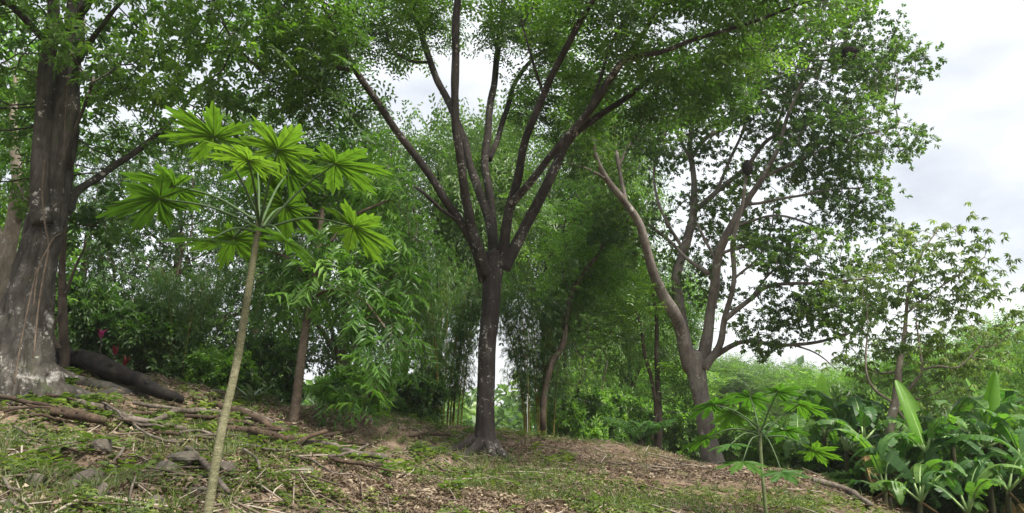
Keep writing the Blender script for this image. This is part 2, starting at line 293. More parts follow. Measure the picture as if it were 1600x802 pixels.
def t_feather(r, size=0.42, pinnae=5, pairs=3):          # twice-pinnate leaf of fine leaflets, nearly flat
    ls = []
    for k in range(pinnae):
        s = (k + 1) / pinnae; side = (-1) ** k; o = np.array([size * s * 0.75, 0, -0.06 * s]); a = side * r.uniform(0.6, 1.1) * (0.25 if k == pinnae - 1 else 1)
        d = np.array([math.cos(a), math.sin(a), r.uniform(-.35, .05)]); pl = size * r.uniform(0.45, 0.65)
        for q in range(pairs):
            for sd in (-1, 1):
                p = o + d * pl * (q + 0.6) / pairs; aa = a + sd * r.uniform(0.8, 1.2)
                ls.append(leaf(p, (math.cos(aa), math.sin(aa), r.uniform(-.35, .1)), (r.uniform(-.3, .3), r.uniform(-.3, .3), 1), r.uniform(.085, .115), r.uniform(.038, .050)))
    return tmpl(ls)
def t_whorl(r, nl=8, L=0.135, w=0.068, twig=0.12, fine=False, droop=0.25):
    ls = []
    for k in range(nl):
        a = k * 2.4 + r.uniform(-.3, .3); s = (k + .5) / nl
        d = np.array([0.35 + 0.6 * s, math.cos(a) * (1 - .4 * s), math.sin(a) * (1 - .5 * s) * .7 - 0.1])
        ls.append(leaf((twig * s, 0, 0), d, (r.uniform(-.3, .3), r.uniform(-.3, .3), 1), L * r.uniform(.7, 1.2), w * r.uniform(.8, 1.2), .1, droop, fine))
    return tmpl(ls)
def t_hang(r, nl=8, L=0.2, w=0.05, twig=0.3):             # alternate long leaves hanging from an arching twig
    ls = []
    for k in range(nl):
        s = (k + .5) / nl; sd = (-1) ** k; o = np.array([twig * s, 0, -twig * .35 * s * s])
        ls.append(leaf(o, (r.uniform(.3, .8), sd * r.uniform(.5, .9), r.uniform(-.65, .1)), (0.2, 0, 1), L * r.uniform(.7, 1.2), w * r.uniform(.8, 1.2), .15, .3, True))
    return tmpl(ls)
def t_bamboo(r, nl=9, L=0.2, w=0.024):
    ls = []
    for k in range(nl):
        s = (k + .5) / nl; sd = (-1) ** k; o = np.array([.3 * s, 0, -.1 * s])
        ls.append(leaf(o, (r.uniform(.5, 1), sd * r.uniform(.2, .8), r.uniform(-.9, .0)), (0, r.uniform(-.5, .5), 1), L * r.uniform(.7, 1.25), w, .1, .3))
    return tmpl(ls)
def t_umbrella(r, nl=8, L=0.24, w=0.085):
    ls = []
    for k in range(nl):
        a = (k + r.uniform(-.2, .2)) / nl * 2 * pi
        ls.append(leaf((0, 0, 0), (math.cos(a), math.sin(a), r.uniform(-.5, -.15)), (0, 0, 1), L * r.uniform(.8, 1.15), w, .05, .35, True))
    return tmpl(ls)
def stamp(ts, pos, xd, zd, scale, r, cn=None):
    """many sprays -> V, quads, per-face random; cn = slow colour variation per spray"""
    K = len(pos); pick = r.integers(0, len(ts), K); Vs, Fs, Rs, o = [], [], [], 0
    A = frame_of(xd, zd); cn = np.full(K, .5) if cn is None else cn
    for k, (tv, tf) in enumerate(ts):
        q = np.nonzero(pick == k)[0]
        if not len(q): continue
        v = np.einsum('kij,vj->kvi', A[q], tv) * scale[q, None, None] + pos[q, None]
        Vs.append(v.reshape(-1, 3)); nv = len(tv)
        Fs.append((tf[None] + (np.arange(len(q)) * nv)[:, None, None] + o).reshape(-1, 4)); o += len(q) * nv
        Rs.append(np.clip(cn[q][:, None] * .9 - .2 + r.uniform(0, .5, (len(q), len(tf))), 0, 1).ravel())
    return np.vstack(Vs), np.vstack(Fs), np.concatenate(Rs)
def randdir(r, n): return nrm(r.normal(size=(n, 3)))
r0 = np.random.default_rng(5)
T_FEATHER = [t_feather(r0) for _ in range(6)]
T_FEATHER_L = [t_feather(r0, 0.62, 4, 4) for _ in range(4)]
T_WHORL = [t_whorl(r0, fine=None) for _ in range(6)]
T_BROAD = [t_whorl(r0, 7, .14, .066, .2, None) for _ in range(6)]
T_FAR = [t_whorl(r0, 7, .24, .12, .34) for _ in range(5)]
T_HANG = [t_hang(r0) for _ in range(6)]
T_BAMBOO = [t_bamboo(r0) for _ in range(6)]
T_UMB = [t_umbrella(r0, int(r0.integers(7, 10))) for _ in range(5)]

# ------------------------------------------------------------------ growing branches towards a crown volume
def colonize(seeds, A, r, step=0.28, kill=0.42, iters=70, trop=(0, 0, 0.05)):
    P = [np.asarray(s, float) for s in seeds]; par = [-1] * len(P); A = np.asarray(A, float)
    S = np.array(P); d = ((A[:, None] - S[None]) ** 2).sum(-1) if len(A) * len(S) < 4e6 else None
    if d is None:
        ni = np.zeros(len(A), int); nd = np.full(len(A), 1e9)
        for k in range(0, len(A), 200):
            dd = ((A[k:k + 200, None] - S[None]) ** 2).sum(-1); ni[k:k + 200] = dd.argmin(1); nd[k:k + 200] = dd.min(1)
    else: ni = d.argmin(1); nd = d.min(1)
    trop = np.array(trop)
    for it in range(iters):
        keep = nd > kill * kill; A = A[keep]; ni = ni[keep]; nd = nd[keep]
        if not len(A): break
        u, inv = np.unique(ni, return_inverse=True); PA = np.array([P[k] for k in u])
        dv = nrm(A - PA[inv]); acc = np.zeros_like(PA); np.add.at(acc, inv, dv)
        nw = PA + step * nrm(nrm(acc) + r.normal(scale=.18, size=PA.shape) + trop)
        base = len(P)
        for k in range(len(u)): P.append(nw[k]); par.append(int(u[k]))
        for k in range(0, len(A), 400):
            dd = ((A[k:k + 400, None] - nw[None]) ** 2).sum(-1); j = dd.argmin(1); mn = dd.min(1); b = mn < nd[k:k + 400]
            ni[k:k + 400][b] = base + j[b]; nd[k:k + 400][b] = mn[b]
    return np.array(P), np.array(par), len(seeds)
def branch_mesh(P, par, ns, r0=0.006, p=0.42, cap=0.06, sides=5):
    n = len(P); ch = [[] for _ in range(n)]
    for i in range(ns, n): ch[par[i]].append(i)
    tips = np.zeros(n)
    for i in range(n - 1, ns - 1, -1):
        tips[i] = max(tips[i], 1) if not ch[i] else tips[i]
        tips[par[i]] += tips[i]
    rad = np.minimum(r0 * np.maximum(tips, 1) ** p, cap); out = []
    starts = [(c, par[c]) for i in range(ns) for c in ch[i]]
    while starts:
        c, q = starts.pop(); chain = [q, c]
        while ch[c]:
            kids = sorted(ch[c], key=lambda k: -tips[k]); starts += [(k, c) for k in kids[1:]]; c = kids[0]; chain.append(c)
        rr = rad[chain].copy(); rr[0] = rr[1]; rr[-1] *= .6
        out.append(tube(P[chain], rr, sides, cap=False))
    return (merge(out) if out else None), tips
def blobs(B, r, gap=0.0, gs=1.2, seed=0, dens=1.0):
    """B: (px, py, Y, rx, ry in px, depth radius m, count)"""
    pts = []
    for (px, py, Y, rx, ry, rd, k) in B:
        c = W(px, py, Y); a = PX(rx, c); b = PX(ry, c); k = k * dens; u = randdir(r, int(k)) * (r.uniform(0, 1, (int(k), 1)) ** .42)
        pts.append(c + u * np.array([a, rd, b]))
    A = np.vstack(pts)
    if gap: A = A[fbm(A / gs, seed, 2) > gap]
    return A
def limb_pts(L, step=0.14, wig=0.03, r=rng, wf=.7):
    """(px,py,Y,width px) list -> path points and radii"""
    Q = []
    for (px, py, Y, w) in L:
        p = W(px, py, Y); Q.append([*p, PX(w, p) / 2])
    Q = smooth_path(Q, step); P = Q[:, :3]; P = P + wig * (np.stack([vnoise(P * 1.3, 71), vnoise(P * 1.3, 72), vnoise(P * 1.3, 73)], -1) - .5) * 2 * np.minimum(1, np.arange(len(P)) / 4)[:, None]
    return P, np.maximum(Q[:, 3] * wf, .006)
def make_tree(name, label, cat, trunk, limbs, B, bmat, lmat, ts, r, per_tip=8, jit=0.35, sc_=(.8, 1.25), tips_max=2, gap=0.36, gs=1.3, step=.28, kill=.45, up=0.8, flare=None, sides=20, group=None, hang=0.0, r0=0.007, bump=.16, trop=(0, 0, .05), leafy=True, dens=1.4, wf=.7, ridge=0, roots=0):
    base = W(*trunk[0][:3]); base[2] = Hp(base[0], base[1])
    th = thing(name, label, cat, base, group)
    P, rad = limb_pts(trunk, .06 if ridge else .1, .02, r, wf); P = np.vstack([P[0] - (0, 0, .35), P]); rad = np.concatenate([[rad[0] * 1.05], rad])
    mk('trunk', *tube(P, rad, sides, bump, 4, 3, flare, ridge=ridge), bmat, th)
    for j in range(roots):
        a = j / roots * 2 * pi + r.uniform(-.35, .35); q0 = min(rad[1] * .75, .3); Lr = q0 * r.uniform(3.0, 6.0); tt = np.linspace(0, 1, 9); xy = base[:2] + np.stack([np.cos(a + .5 * tt * r.normal()), np.sin(a + .5 * tt * r.normal())], -1) * (rad[1] * .75 - q0 * .3 + Lr * tt)[:, None]
        qr = q0 * (.42 - .34 * tt); zz = H(xy[:, 0], xy[:, 1]) + qr * .15 + q0 * .9 * np.clip(1 - tt * 3.2, 0, 1) ** 1.6 - .05 * tt ** 2; mk('root', *tube(np.column_stack([xy, zz]), qr, 10, .2, 6), bmat, th)
    seeds = [P[int(len(P) * .7):]]
    for L in limbs:
        p, q = limb_pts(L, .1, .05, r, wf); mk('limb', *tube(p, q, 14 if q[0] > .05 else 7, bump, 6, 8), bmat, th); seeds.append(p[int(len(p) * .3):])
    if leafy:
        A = blobs(B, r, gap, gs, int(r.integers(1, 99)), dens); S = np.vstack(seeds)[::2]
        N, par, ns = colonize(S, A, r, step, kill, trop=trop); bm_, tips = branch_mesh(N, par, ns, r0)
        if bm_: kind(mk('branchwork', *bm_, bmat, th), 'stuff')
        add_leaves(th, N, par, ns, tips, tips_max, per_tip, jit, sc_, ts, lmat, r, up, hang)
    return th
def add_leaves(th, N, par, ns, tips, tips_max, per_tip, jit, sc_, ts, lmat, r, up, hang, org=None):
    q = np.nonzero((tips <= tips_max) & (np.arange(len(N)) >= ns))[0]
    q = np.repeat(q, r.poisson(per_tip, len(q))); k = len(q)
    pos = N[q] + r.normal(scale=jit, size=(k, 3)) * np.array([1, 1, .6])
    dirb = nrm(N[q] - N[par[q]]); xd = nrm(dirb * .5 + randdir(r, k) * .9 + np.array([0, 0, -hang])); zd = nrm(randdir(r, k) * (1 - up) + np.array([0, 0, up]) + 1e-3)
    cn = np.clip((fbm(pos / 1.1, 40, 2) - .28) * 1.6 + r.normal(scale=.12, size=k), 0, 1)
    V, F, R_ = stamp(ts, pos, xd, zd, r.uniform(*sc_, k), r, cn)
    return mk('crown', V, F, lmat, th, R_, False)

# ---- broad tree at the left edge
r = np.random.default_rng(21)
def flare_left(t, a):
    f = np.clip(1 - t / .2, 0, 1)[:, None] ** 1.6; return 1 + f * (0.34 * np.maximum(0, np.cos(a * 5 + .6))[None] ** 1.5 - .04)
th = make_tree('buttressed_tree', 'thick grey buttressed trunk with pale lichen at left, two stems and vines', 'tree',
    [(14, 616, 10.6, 236), (22, 586, 10.65, 178), (30, 548, 10.7, 140), (38, 500, 10.8, 116), (56, 420, 10.9, 92), (76, 335, 11, 82), (93, 240, 11, 74), (101, 160, 11, 64), (110, 100, 11, 52), (117, 40, 11, 44), (121, -60, 10.8, 38), (130, -220, 10.4, 24)],
    [[(66, 350, 10.75, 46), (62, 280, 10.7, 40), (66, 200, 10.7, 36), (70, 110, 10.6, 34), (84, 30, 10.5, 28), (78, -80, 10.2, 22), (60, -220, 9.6, 12)],
     [(104, 330, 11.1, 26), (128, 298, 11.5, 19), (170, 266, 12, 17), (212, 238, 12.4, 15), (262, 196, 12.6, 12), (330, 120, 12.6, 7)],
     [(112, 110, 11, 18), (150, 50, 10.6, 12), (200, -10, 10.2, 9), (290, -60, 9.8, 7)], [(330, -10, 9.6, 5), (350, 40, 9.7, 5), (372, 75, 9.8, 4), (392, 100, 9.9, 2)],
     [(118, 30, 11, 20), (180, -60, 10, 15), (280, -120, 9, 12), (420, -140, 8.4, 7)],
     [(68, 60, 10.6, 18), (20, 10, 10, 14), (-60, -30, 9.2, 8)], [(108, 270, 11, 12), (122, 200, 10.6, 9), (150, 120, 10.2, 6)]],
    [(60, 20, 10.2, 130, 110, 1.6, 190), (230, 40, 10, 140, 110, 2.0, 280), (380, 60, 10.5, 110, 130, 2.0, 210), (190, 150, 12.2, 150, 90, 1.4, 210), (330, 190, 12.4, 130, 70, 1.2, 150), (20, 190, 12.4, 70, 130, 1.2, 120), (250, -140, 9.5, 300, 110, 2.4, 150), (-120, 60, 10, 120, 200, 2, 120)],
    M['bark_left'], M['left_leaf'], T_BROAD, r, per_tip=5.2, jit=.16, sc_=(.55, .95), gap=.39, kill=.33, dens=1.8, flare=flare_left, sides=96, up=.62, bump=.2, hang=.35, wf=.64, ridge=.12, roots=7)
for k, (L, w) in enumerate([([(70, 250, 10.3), (66, 300, 10.3), (70, 350, 10.3), (76, 385, 10.35), (68, 430, 10.3), (60, 480, 10.2), (52, 560, 10.0)], 4), ([(95, 365, 10.5), (84, 372, 10.4), (74, 390, 10.3), (60, 420, 10.25), (52, 480, 10.2)], 3.4), ([(22, 600, 9.9), (32, 540, 10.05), (46, 470, 10.2), (58, 420, 10.3)], 4), ([(106, 120, 10.6), (102, 180, 10.6), (100, 250, 10.6)], 2.6)]):
    P = smooth_path([W(*c) for c in L], .08); mk('hanging_vine', *tube(P, PX(w, P[0]) / 3.2, 6, .2, 9), M['bark_slim'], th)
# ---- pale tree at the far left edge
r = np.random.default_rng(22)
make_tree('pale_trunk_tree', 'pale crooked trunk showing behind the buttressed tree at left edge', 'tree',
    [(-14, 560, 13.6, 44), (2, 450, 13.6, 38), (14, 380, 13.6, 34), (24, 330, 13.6, 30), (28, 280, 13.6, 24), (20, 200, 13.6, 18), (26, 120, 13.6, 10)],
    [[(22, 350, 13.6, 24), (38, 320, 13.5, 18), (50, 285, 13.4, 12), (52, 250, 13.4, 8)], [(14, 390, 13.6, 18), (-20, 330, 13.8, 12), (-60, 280, 14, 8)]],
    [(0, 140, 14.2, 100, 130, 1.6, 170), (-50, 320, 14.5, 90, 110, 1.4, 120), (40, 420, 15, 90, 90, 1, 90)], M['bark_pale'], M['bright_leaf'], T_BROAD, r, per_tip=7, gap=.34, up=.6)
# ---- thin dark stem with a pale dead fork
make_tree('thin_dark_tree', 'thin dark trunk with a pale dead forked stem just right of the buttressed trunk', 'tree',
    [(102, 562, 12, 22), (98, 500, 12, 19), (96, 430, 12, 15), (100, 370, 12, 11), (108, 300, 12.2, 8)], [[(98, 470, 12, 7), (116, 420, 11.9, 6), (136, 378, 11.8, 3.5)], [(92, 545, 11.7, 13), (82, 520, 11.7, 10), (88, 500, 11.75, 8), (97, 486, 11.9, 6)]],
    [(120, 330, 12.6, 70, 60, .8, 60)], M['bark_thin'], M['dark_leaf'], T_BROAD, np.random.default_rng(23), per_tip=5)
# ---- slim tree with hanging glossy leaves
r = np.random.default_rng(24)
make_tree('slim_tree', 'slim ringed trunk with long hanging glossy leaves, left of the dark central tree', 'tree',
    [(456, 676, 12, 26), (462, 630, 12, 22), (470, 570, 12, 20), (478, 515, 12, 18), (487, 455, 12, 16), (495, 405, 12.1, 14), (503, 330, 12.2, 11), (512, 250, 12.3, 7)],
    [[(484, 470, 12, 8), (520, 450, 11.8, 7), (570, 470, 11.6, 6), (606, 520, 11.5, 4)], [(488, 440, 12, 8), (450, 400, 12.2, 6), (410, 390, 12.6, 4)], [(496, 400, 12, 8), (550, 340, 12, 7), (610, 310, 12, 5)], [(500, 350, 12.2, 7), (470, 290, 12.4, 5), (440, 250, 12.4, 4)]],
    [(545, 430, 12, 110, 80, 1.0, 190), (600, 540, 11.7, 66, 90, .8, 170), (530, 280, 12.6, 110, 90, 1.1, 170), (440, 460, 12.8, 80, 80, .8, 110), (620, 400, 12.4, 60, 110, .8, 100), (410, 330, 13, 80, 90, .8, 80), (560, 610, 12, 70, 40, .6, 60)],
    M['bark_slim'], M['slim_leaf'], T_HANG, r, per_tip=3.4, jit=.16, gap=.33, gs=.9, step=.22, kill=.34, up=.8, sides=12, bump=.08, hang=.3, r0=.005)
# ---- dark central tree
r = np.random.default_rng(25)
def flare_main(t, a): return 1 + (np.clip(1 - t / .2, 0, 1)[:, None] ** 2) * (.55 * np.maximum(0, np.cos(a * 3 + 2.2))[None] ** 2 + .25 * np.maximum(0, np.cos(a * 5))[None] ** 2)
make_tree('dark_central_tree', 'tall dark lichen-spotted tree in the centre splitting into many rising limbs', 'tree',
    [(758, 724, 13, 84), (757, 704, 13, 62), (757, 680, 13, 50), (759, 620, 13, 43), (762, 540, 13, 41), (766, 470, 13, 42), (769, 425, 13, 50), (772, 395, 13, 42)],
    [[(757, 440, 13, 28), (742, 392, 12.8, 25), (722, 352, 12.6, 22), (690, 302, 12.3, 20), (654, 250, 12, 18), (620, 203, 11.7, 17), (590, 158, 11.4, 17), (552, 106, 11, 15), (524, 58, 10.6, 13), (504, 0, 10.2, 11), (480, -80, 9.6, 7)],
     [(546, 110, 11, 9), (522, 103, 10.9, 8), (500, 98, 10.8, 6), (478, 70, 10.6, 4)], [(524, 58, 10.6, 8), (500, 40, 10.5, 7), (470, 0, 10.2, 6), (440, -40, 10, 4)],
     [(722, 350, 12.6, 10), (690, 326, 12.3, 9), (662, 300, 12.1, 8), (645, 288, 12, 5)],
     [(759, 430, 12.9, 28), (742, 372, 12.6, 24), (730, 310, 12.3, 22), (719, 240, 12, 21), (713, 160, 11.8, 20), (715, 80, 11.6, 19), (714, 0, 11.4, 17), (718, -140, 11, 10)],
     [(774, 415, 13.2, 27), (764, 350, 13.5, 22), (748, 290, 13.8, 20), (728, 232, 14.1, 18), (704, 168, 14.4, 17), (674, 100, 14.7, 15), (655, 45, 14.9, 13), (632, -10, 15.1, 11), (600, -90, 15.4, 6)],
     [(672, 98, 14.7, 7), (640, 93, 14.6, 6), (612, 72, 14.5, 5), (600, 30, 14.4, 4), (606, -10, 14.4, 3)],
     [(772, 420, 13.3, 26), (768, 340, 13.8, 21), (764, 290, 14, 20), (758, 236, 14.2, 19), (765, 170, 14.5, 17), (774, 110, 14.8, 15), (783, 50, 15, 13), (790, -20, 15.2, 11), (800, -100, 15.4, 7)],
     [(776, 78, 15, 8), (770, 40, 15.1, 8), (768, -10, 15.2, 7)], [(764, 250, 14.3, 15), (786, 190, 14.8, 13), (806, 130, 15.2, 11), (832, 95, 15.6, 9), (870, 70, 16, 5)],
     [(783, 415, 13, 30), (793, 350, 12.8, 25), (803, 300, 12.6, 22), (820, 230, 12.2, 18), (846, 160, 11.8, 17), (874, 100, 11.4, 16), (905, 40, 11, 15), (940, -20, 10.6, 12), (990, -110, 10, 7)],
     [(800, 318, 12.6, 20), (838, 272, 12.2, 17), (880, 224, 11.8, 16), (918, 180, 11.5, 15), (952, 122, 11.2, 14), (985, 88, 10.9, 13), (1050, 72, 10.5, 11), (1120, 52, 10.1, 9), (1190, 32, 9.8, 7), (1262, 2, 9.5, 5)],
     [(786, 420, 13, 34), (812, 372, 12.9, 27), (838, 322, 12.8, 25), (866, 264, 12.7, 24), (890, 216, 12.6, 23), (930, 184, 12.6, 16), (980, 150, 12.6, 13), (1022, 118, 12.6, 11), (1080, 100, 12.5, 9), (1140, 90, 12.4, 7), (1196, 74, 12.3, 4)],
     [(888, 222, 12.6, 18), (928, 162, 12.3, 15), (964, 108, 12, 14), (996, 64, 11.7, 12), (1026, 14, 11.4, 10), (1060, -60, 11, 6)], [(850, 152, 11.8, 8), (830, 90, 11.6, 6), (812, 30, 11.4, 4)], [(920, 178, 11.5, 8), (960, 60, 11, 7), (1000, 0, 10.6, 5)]],
    [(620, 25, 14.4, 95, 70, 1.2, 130), (500, 90, 11, 80, 80, 1.3, 130), (480, 10, 10.4, 80, 60, 1.3, 90), (745, 0, 13.2, 90, 30, 1.0, 18), (850, 30, 14.5, 70, 60, 1.2, 75), (960, 40, 11.3, 120, 70, 1.6, 190), (1100, 50, 10.8, 140, 62, 1.6, 210), (1230, 0, 9.8, 120, 50, 1.2, 130), (900, 150, 14.5, 80, 70, 1.2, 70), (1080, 140, 12.6, 110, 45, 1.0, 90), (640, -120, 13, 260, 80, 2.2, 90), (1000, -110, 11, 280, 80, 2.2, 130), (1320, -20, 9.6, 110, 40, 1, 70)],
    M['bark_main'], M['main_leaf'], T_FEATHER, r, per_tip=3.1, jit=.14, gap=.445, gs=1.1, kill=.33, dens=1.45, up=.9, flare=flare_main, sides=64, bump=.15, r0=.006, wf=.66, ridge=.05, roots=6)
# ---- big pinkish tree at right
r = np.random.default_rng(26)
th8 = make_tree('spreading_tree', 'broad pinkish grey spreading tree right of centre with a heavy glossy crown', 'tree',
    [(1119, 742, 19, 66), (1110, 700, 19, 52), (1100, 650, 19, 46), (1092, 605, 19, 46), (1087, 575, 19, 58), (1086, 552, 19, 50)],
    [[(1076, 575, 19, 36), (1068, 530, 18.8, 34), (1054, 490, 18.5, 33), (1036, 455, 18.2, 30), (1014, 412, 17.9, 24), (996, 352, 17.5, 21), (972, 312, 17.2, 19), (944, 274, 16.9, 16), (926, 230, 16.6, 13), (924, 170, 16.3, 9)],
     [(978, 320, 17.2, 13), (968, 270, 17.4, 11), (960, 220, 17.6, 10), (954, 160, 17.8, 7)], [(944, 278, 16.9, 8), (915, 262, 16.6, 7), (886, 256, 16.4, 4)],
     [(966, 262, 17.4, 8), (990, 215, 17.6, 7), (1020, 180, 17.8, 5)],
     [(1080, 580, 19, 40), (1066, 510, 19.2, 30), (1060, 460, 19.3, 27), (1058, 430, 19.4, 26), (1070, 392, 19.6, 25), (1081, 340, 19.8, 23), (1083, 288, 20, 16), (1079, 240, 20.2, 14), (1085, 180, 20.4, 11), (1100, 110, 20.6, 7)],
     [(1084, 330, 19.8, 16), (1118, 300, 19.6, 14), (1166, 262, 19.3, 12), (1206, 216, 19, 10), (1284, 190, 18.6, 6)], [(1079, 250, 20.2, 11), (1104, 216, 20.4, 13), (1136, 196, 20.6, 11), (1170, 150, 20.8, 8), (1200, 90, 21, 5)], [(1080, 250, 20.1, 9), (1050, 200, 20, 8), (1000, 150, 19.8, 5)],
     [(1098, 570, 19, 40), (1106, 520, 18.8, 29), (1113, 465, 18.6, 26), (1117, 428, 18.4, 24), (1124, 392, 18.2, 24), (1142, 356, 18, 21), (1164, 318, 17.8, 18), (1196, 274, 17.5, 14), (1218, 230, 17.2, 11), (1240, 160, 16.9, 8), (1270, 90, 16.6, 5)],
     [(1196, 276, 17.5, 9), (1250, 250, 17.2, 8), (1320, 220, 16.8, 6), (1400, 200, 16.4, 3)], [(1164, 320, 17.8, 9), (1220, 310, 17.4, 8), (1290, 300, 17, 6), (1360, 290, 16.6, 3)],
     [(1100, 575, 18.8, 26), (1122, 540, 18.6, 18), (1136, 490, 18.3, 15), (1147, 434, 18, 13), (1145, 380, 17.8, 12), (1160, 320, 17.5, 9), (1170, 258, 17.3, 6)],
     [(1132, 500, 18.3, 15), (1172, 468, 18, 13), (1198, 448, 17.7, 11), (1240, 444, 17.3, 9), (1296, 444, 16.8, 8), (1370, 436, 16.2, 4)], [(1172, 468, 18, 7), (1200, 430, 17.8, 6), (1240, 400, 17.5, 4)],
     [(1112, 560, 18.8, 17), (1142, 539, 18.5, 13), (1176, 532, 18.2, 11), (1230, 539, 17.8, 10), (1284, 534, 17.3, 8), (1350, 516, 16.8, 4)], [(1240, 539, 17.8, 6), (1280, 556, 17.4, 4), (1310, 580, 17.2, 2)],
     [(1142, 357, 18, 9), (1200, 338, 17.8, 7), (1250, 345, 17.6, 6), (1310, 370, 17.4, 3)], [(1118, 302, 19.6, 9), (1148, 236, 19.8, 8), (1172, 170, 20, 6), (1190, 100, 20.2, 3)], [(1070, 394, 19.6, 10), (1036, 336, 19.8, 8), (1022, 276, 20, 7), (1040, 200, 20.2, 4)],
     [(1122, 398, 18.2, 9), (1176, 384, 18, 7), (1226, 392, 17.8, 5), (1270, 420, 17.6, 3)], [(926, 232, 16.6, 9), (900, 190, 16.4, 7), (890, 130, 16.2, 4)], [(1206, 216, 19, 7), (1230, 150, 19.2, 6), (1250, 80, 19.4, 4)], [(1147, 436, 18, 7), (1182, 404, 17.9, 6), (1204, 360, 17.8, 5), (1212, 310, 17.7, 3)],
     [(1108, 428, 18.6, 14), (1076, 408, 18.8, 10), (1048, 380, 19.1, 9), (1018, 356, 19.4, 8), (985, 330, 19.7, 4)], [(1118, 410, 18.5, 9), (1090, 350, 18.8, 7)]],
    [(1090, 130, 20, 130, 80, 2.0, 200), (1250, 110, 17.6, 150, 100, 2.4, 480), (1310, 230, 17, 90, 70, 1.8, 300), (1385, 110, 16.8, 60, 40, 1.2, 110), (1400, 225, 16.6, 45, 28, .8, 60), (1330, 320, 17, 60, 60, 1.4, 160), (1180, 250, 19.8, 100, 80, 1.2, 50), (980, 200, 17.6, 90, 60, 1.8, 65), (960, 340, 18.6, 60, 70, 1.0, 34), (1060, 330, 20.4, 70, 90, 1.0, 28), (1260, 400, 17, 80, 40, 1.4, 130), (1200, 500, 18, 60, 60, 1.2, 70), (1300, 480, 17.2, 80, 55, 1.2, 150), (1330, 410, 16.8, 50, 40, 1, 70), (1230, -60, 17.6, 240, 80, 2.6, 180), (1080, 440, 20, 80, 60, 1.2, 50), (1060, 220, 20, 90, 60, 1.4, 50), (1400, 390, 16.4, 40, 40, .8, 50), (905, 220, 16.5, 50, 60, 1.0, 55), (1215, 385, 17.9, 70, 50, .9, 75), (1150, 330, 19.4, 60, 60, .9, 40)],
    M['bark_right'], M['right_leaf'], T_WHORL, r, per_tip=6.2, jit=.17, sc_=(.5, .85), gap=.365, gs=1.0, kill=.28, dens=2.35, up=.7, sides=48, bump=.16, r0=.006, hang=.15, wf=.58, ridge=.05, roots=6)
for (px, py, Y, w, h, lab) in [(1326, 84, 16.4, 26, 22, 'larger dark rounded nest high in the glossy crown at right'), (1168, 262, 17.2, 15, 24, 'small dark pointed nest hanging mid crown on the spreading tree')]:
    c = W(px, py, Y); t_ = np.linspace(0, 1, 9); P = c + np.stack([0 * t_, 0 * t_, (t_ - .5) * PX(h, c)], -1)
    tag(mk('nest', *tube(P, PX(w, c) / 2 * np.sin(pi * (.08 + .84 * t_)) ** .7, 12, .35, 9, 4), M['nest'], org=c), lab, 'nest')
# ---- tree with umbrella-like leaf whorls at right
r = np.random.default_rng(27)
make_tree('umbrella_leaf_tree', 'slender pale-trunked tree at right with drooping umbrella-like leaf whorls', 'tree',
    [(1388, 806, 13.6, 22), (1384, 740, 13.6, 19), (1390, 665, 13.6, 18), (1398, 625, 13.6, 19), (1405, 575, 13.6, 14), (1414, 520, 13.7, 9), (1420, 440, 13.8, 5)],
    [[(1398, 630, 13.6, 9), (1420, 606, 13.4, 8), (1442, 576, 13.2, 7), (1440, 545, 13.2, 5), (1432, 505, 13.2, 3)], [(1440, 578, 13.2, 6), (1470, 570, 13, 5), (1500, 572, 12.8, 4), (1530, 540, 12.6, 2.5)], [(1400, 634, 13.6, 6), (1430, 624, 13.8, 5), (1460, 615, 14, 3)],
     [(1396, 630, 13.6, 7), (1366, 612, 13.5, 6), (1352, 580, 13.4, 5), (1354, 515, 13.4, 3)], [(1405, 580, 13.6, 5), (1372, 584, 13.8, 4), (1340, 570, 14, 2.5)], [(1402, 640, 13.6, 5), (1418, 665, 13.4, 4), (1430, 680, 13.2, 3)], [(1418, 470, 13.7, 5), (1440, 400, 13.6, 4), (1470, 355, 13.5, 2.5)], [(1416, 490, 13.7, 5), (1480, 440, 13.4, 4), (1540, 400, 13.2, 2.5)]],
    [(1420, 390, 13.6, 80, 50, .9, 60), (1480, 400, 13.4, 70, 60, .9, 55), (1380, 440, 13.8, 70, 60, .9, 70), (1450, 480, 13.6, 90, 50, 1, 80), (1540, 470, 13, 70, 50, .9, 45), (1400, 540, 14, 100, 50, 1, 70), (1500, 560, 13.4, 90, 50, .9, 60), (1340, 560, 14, 50, 60, .8, 35), (1480, 640, 14.4, 70, 40, .7, 30), (1590, 490, 12.8, 40, 50, .8, 20)],
    M['bark_pale'], M['umbrella_leaf'], T_UMB, r, per_tip=5.5, jit=.22, sc_=(.34, .58), dens=1.35, gap=.3, up=.92, step=.2, kill=.3, sides=12, bump=.1, r0=.005, tips_max=1)
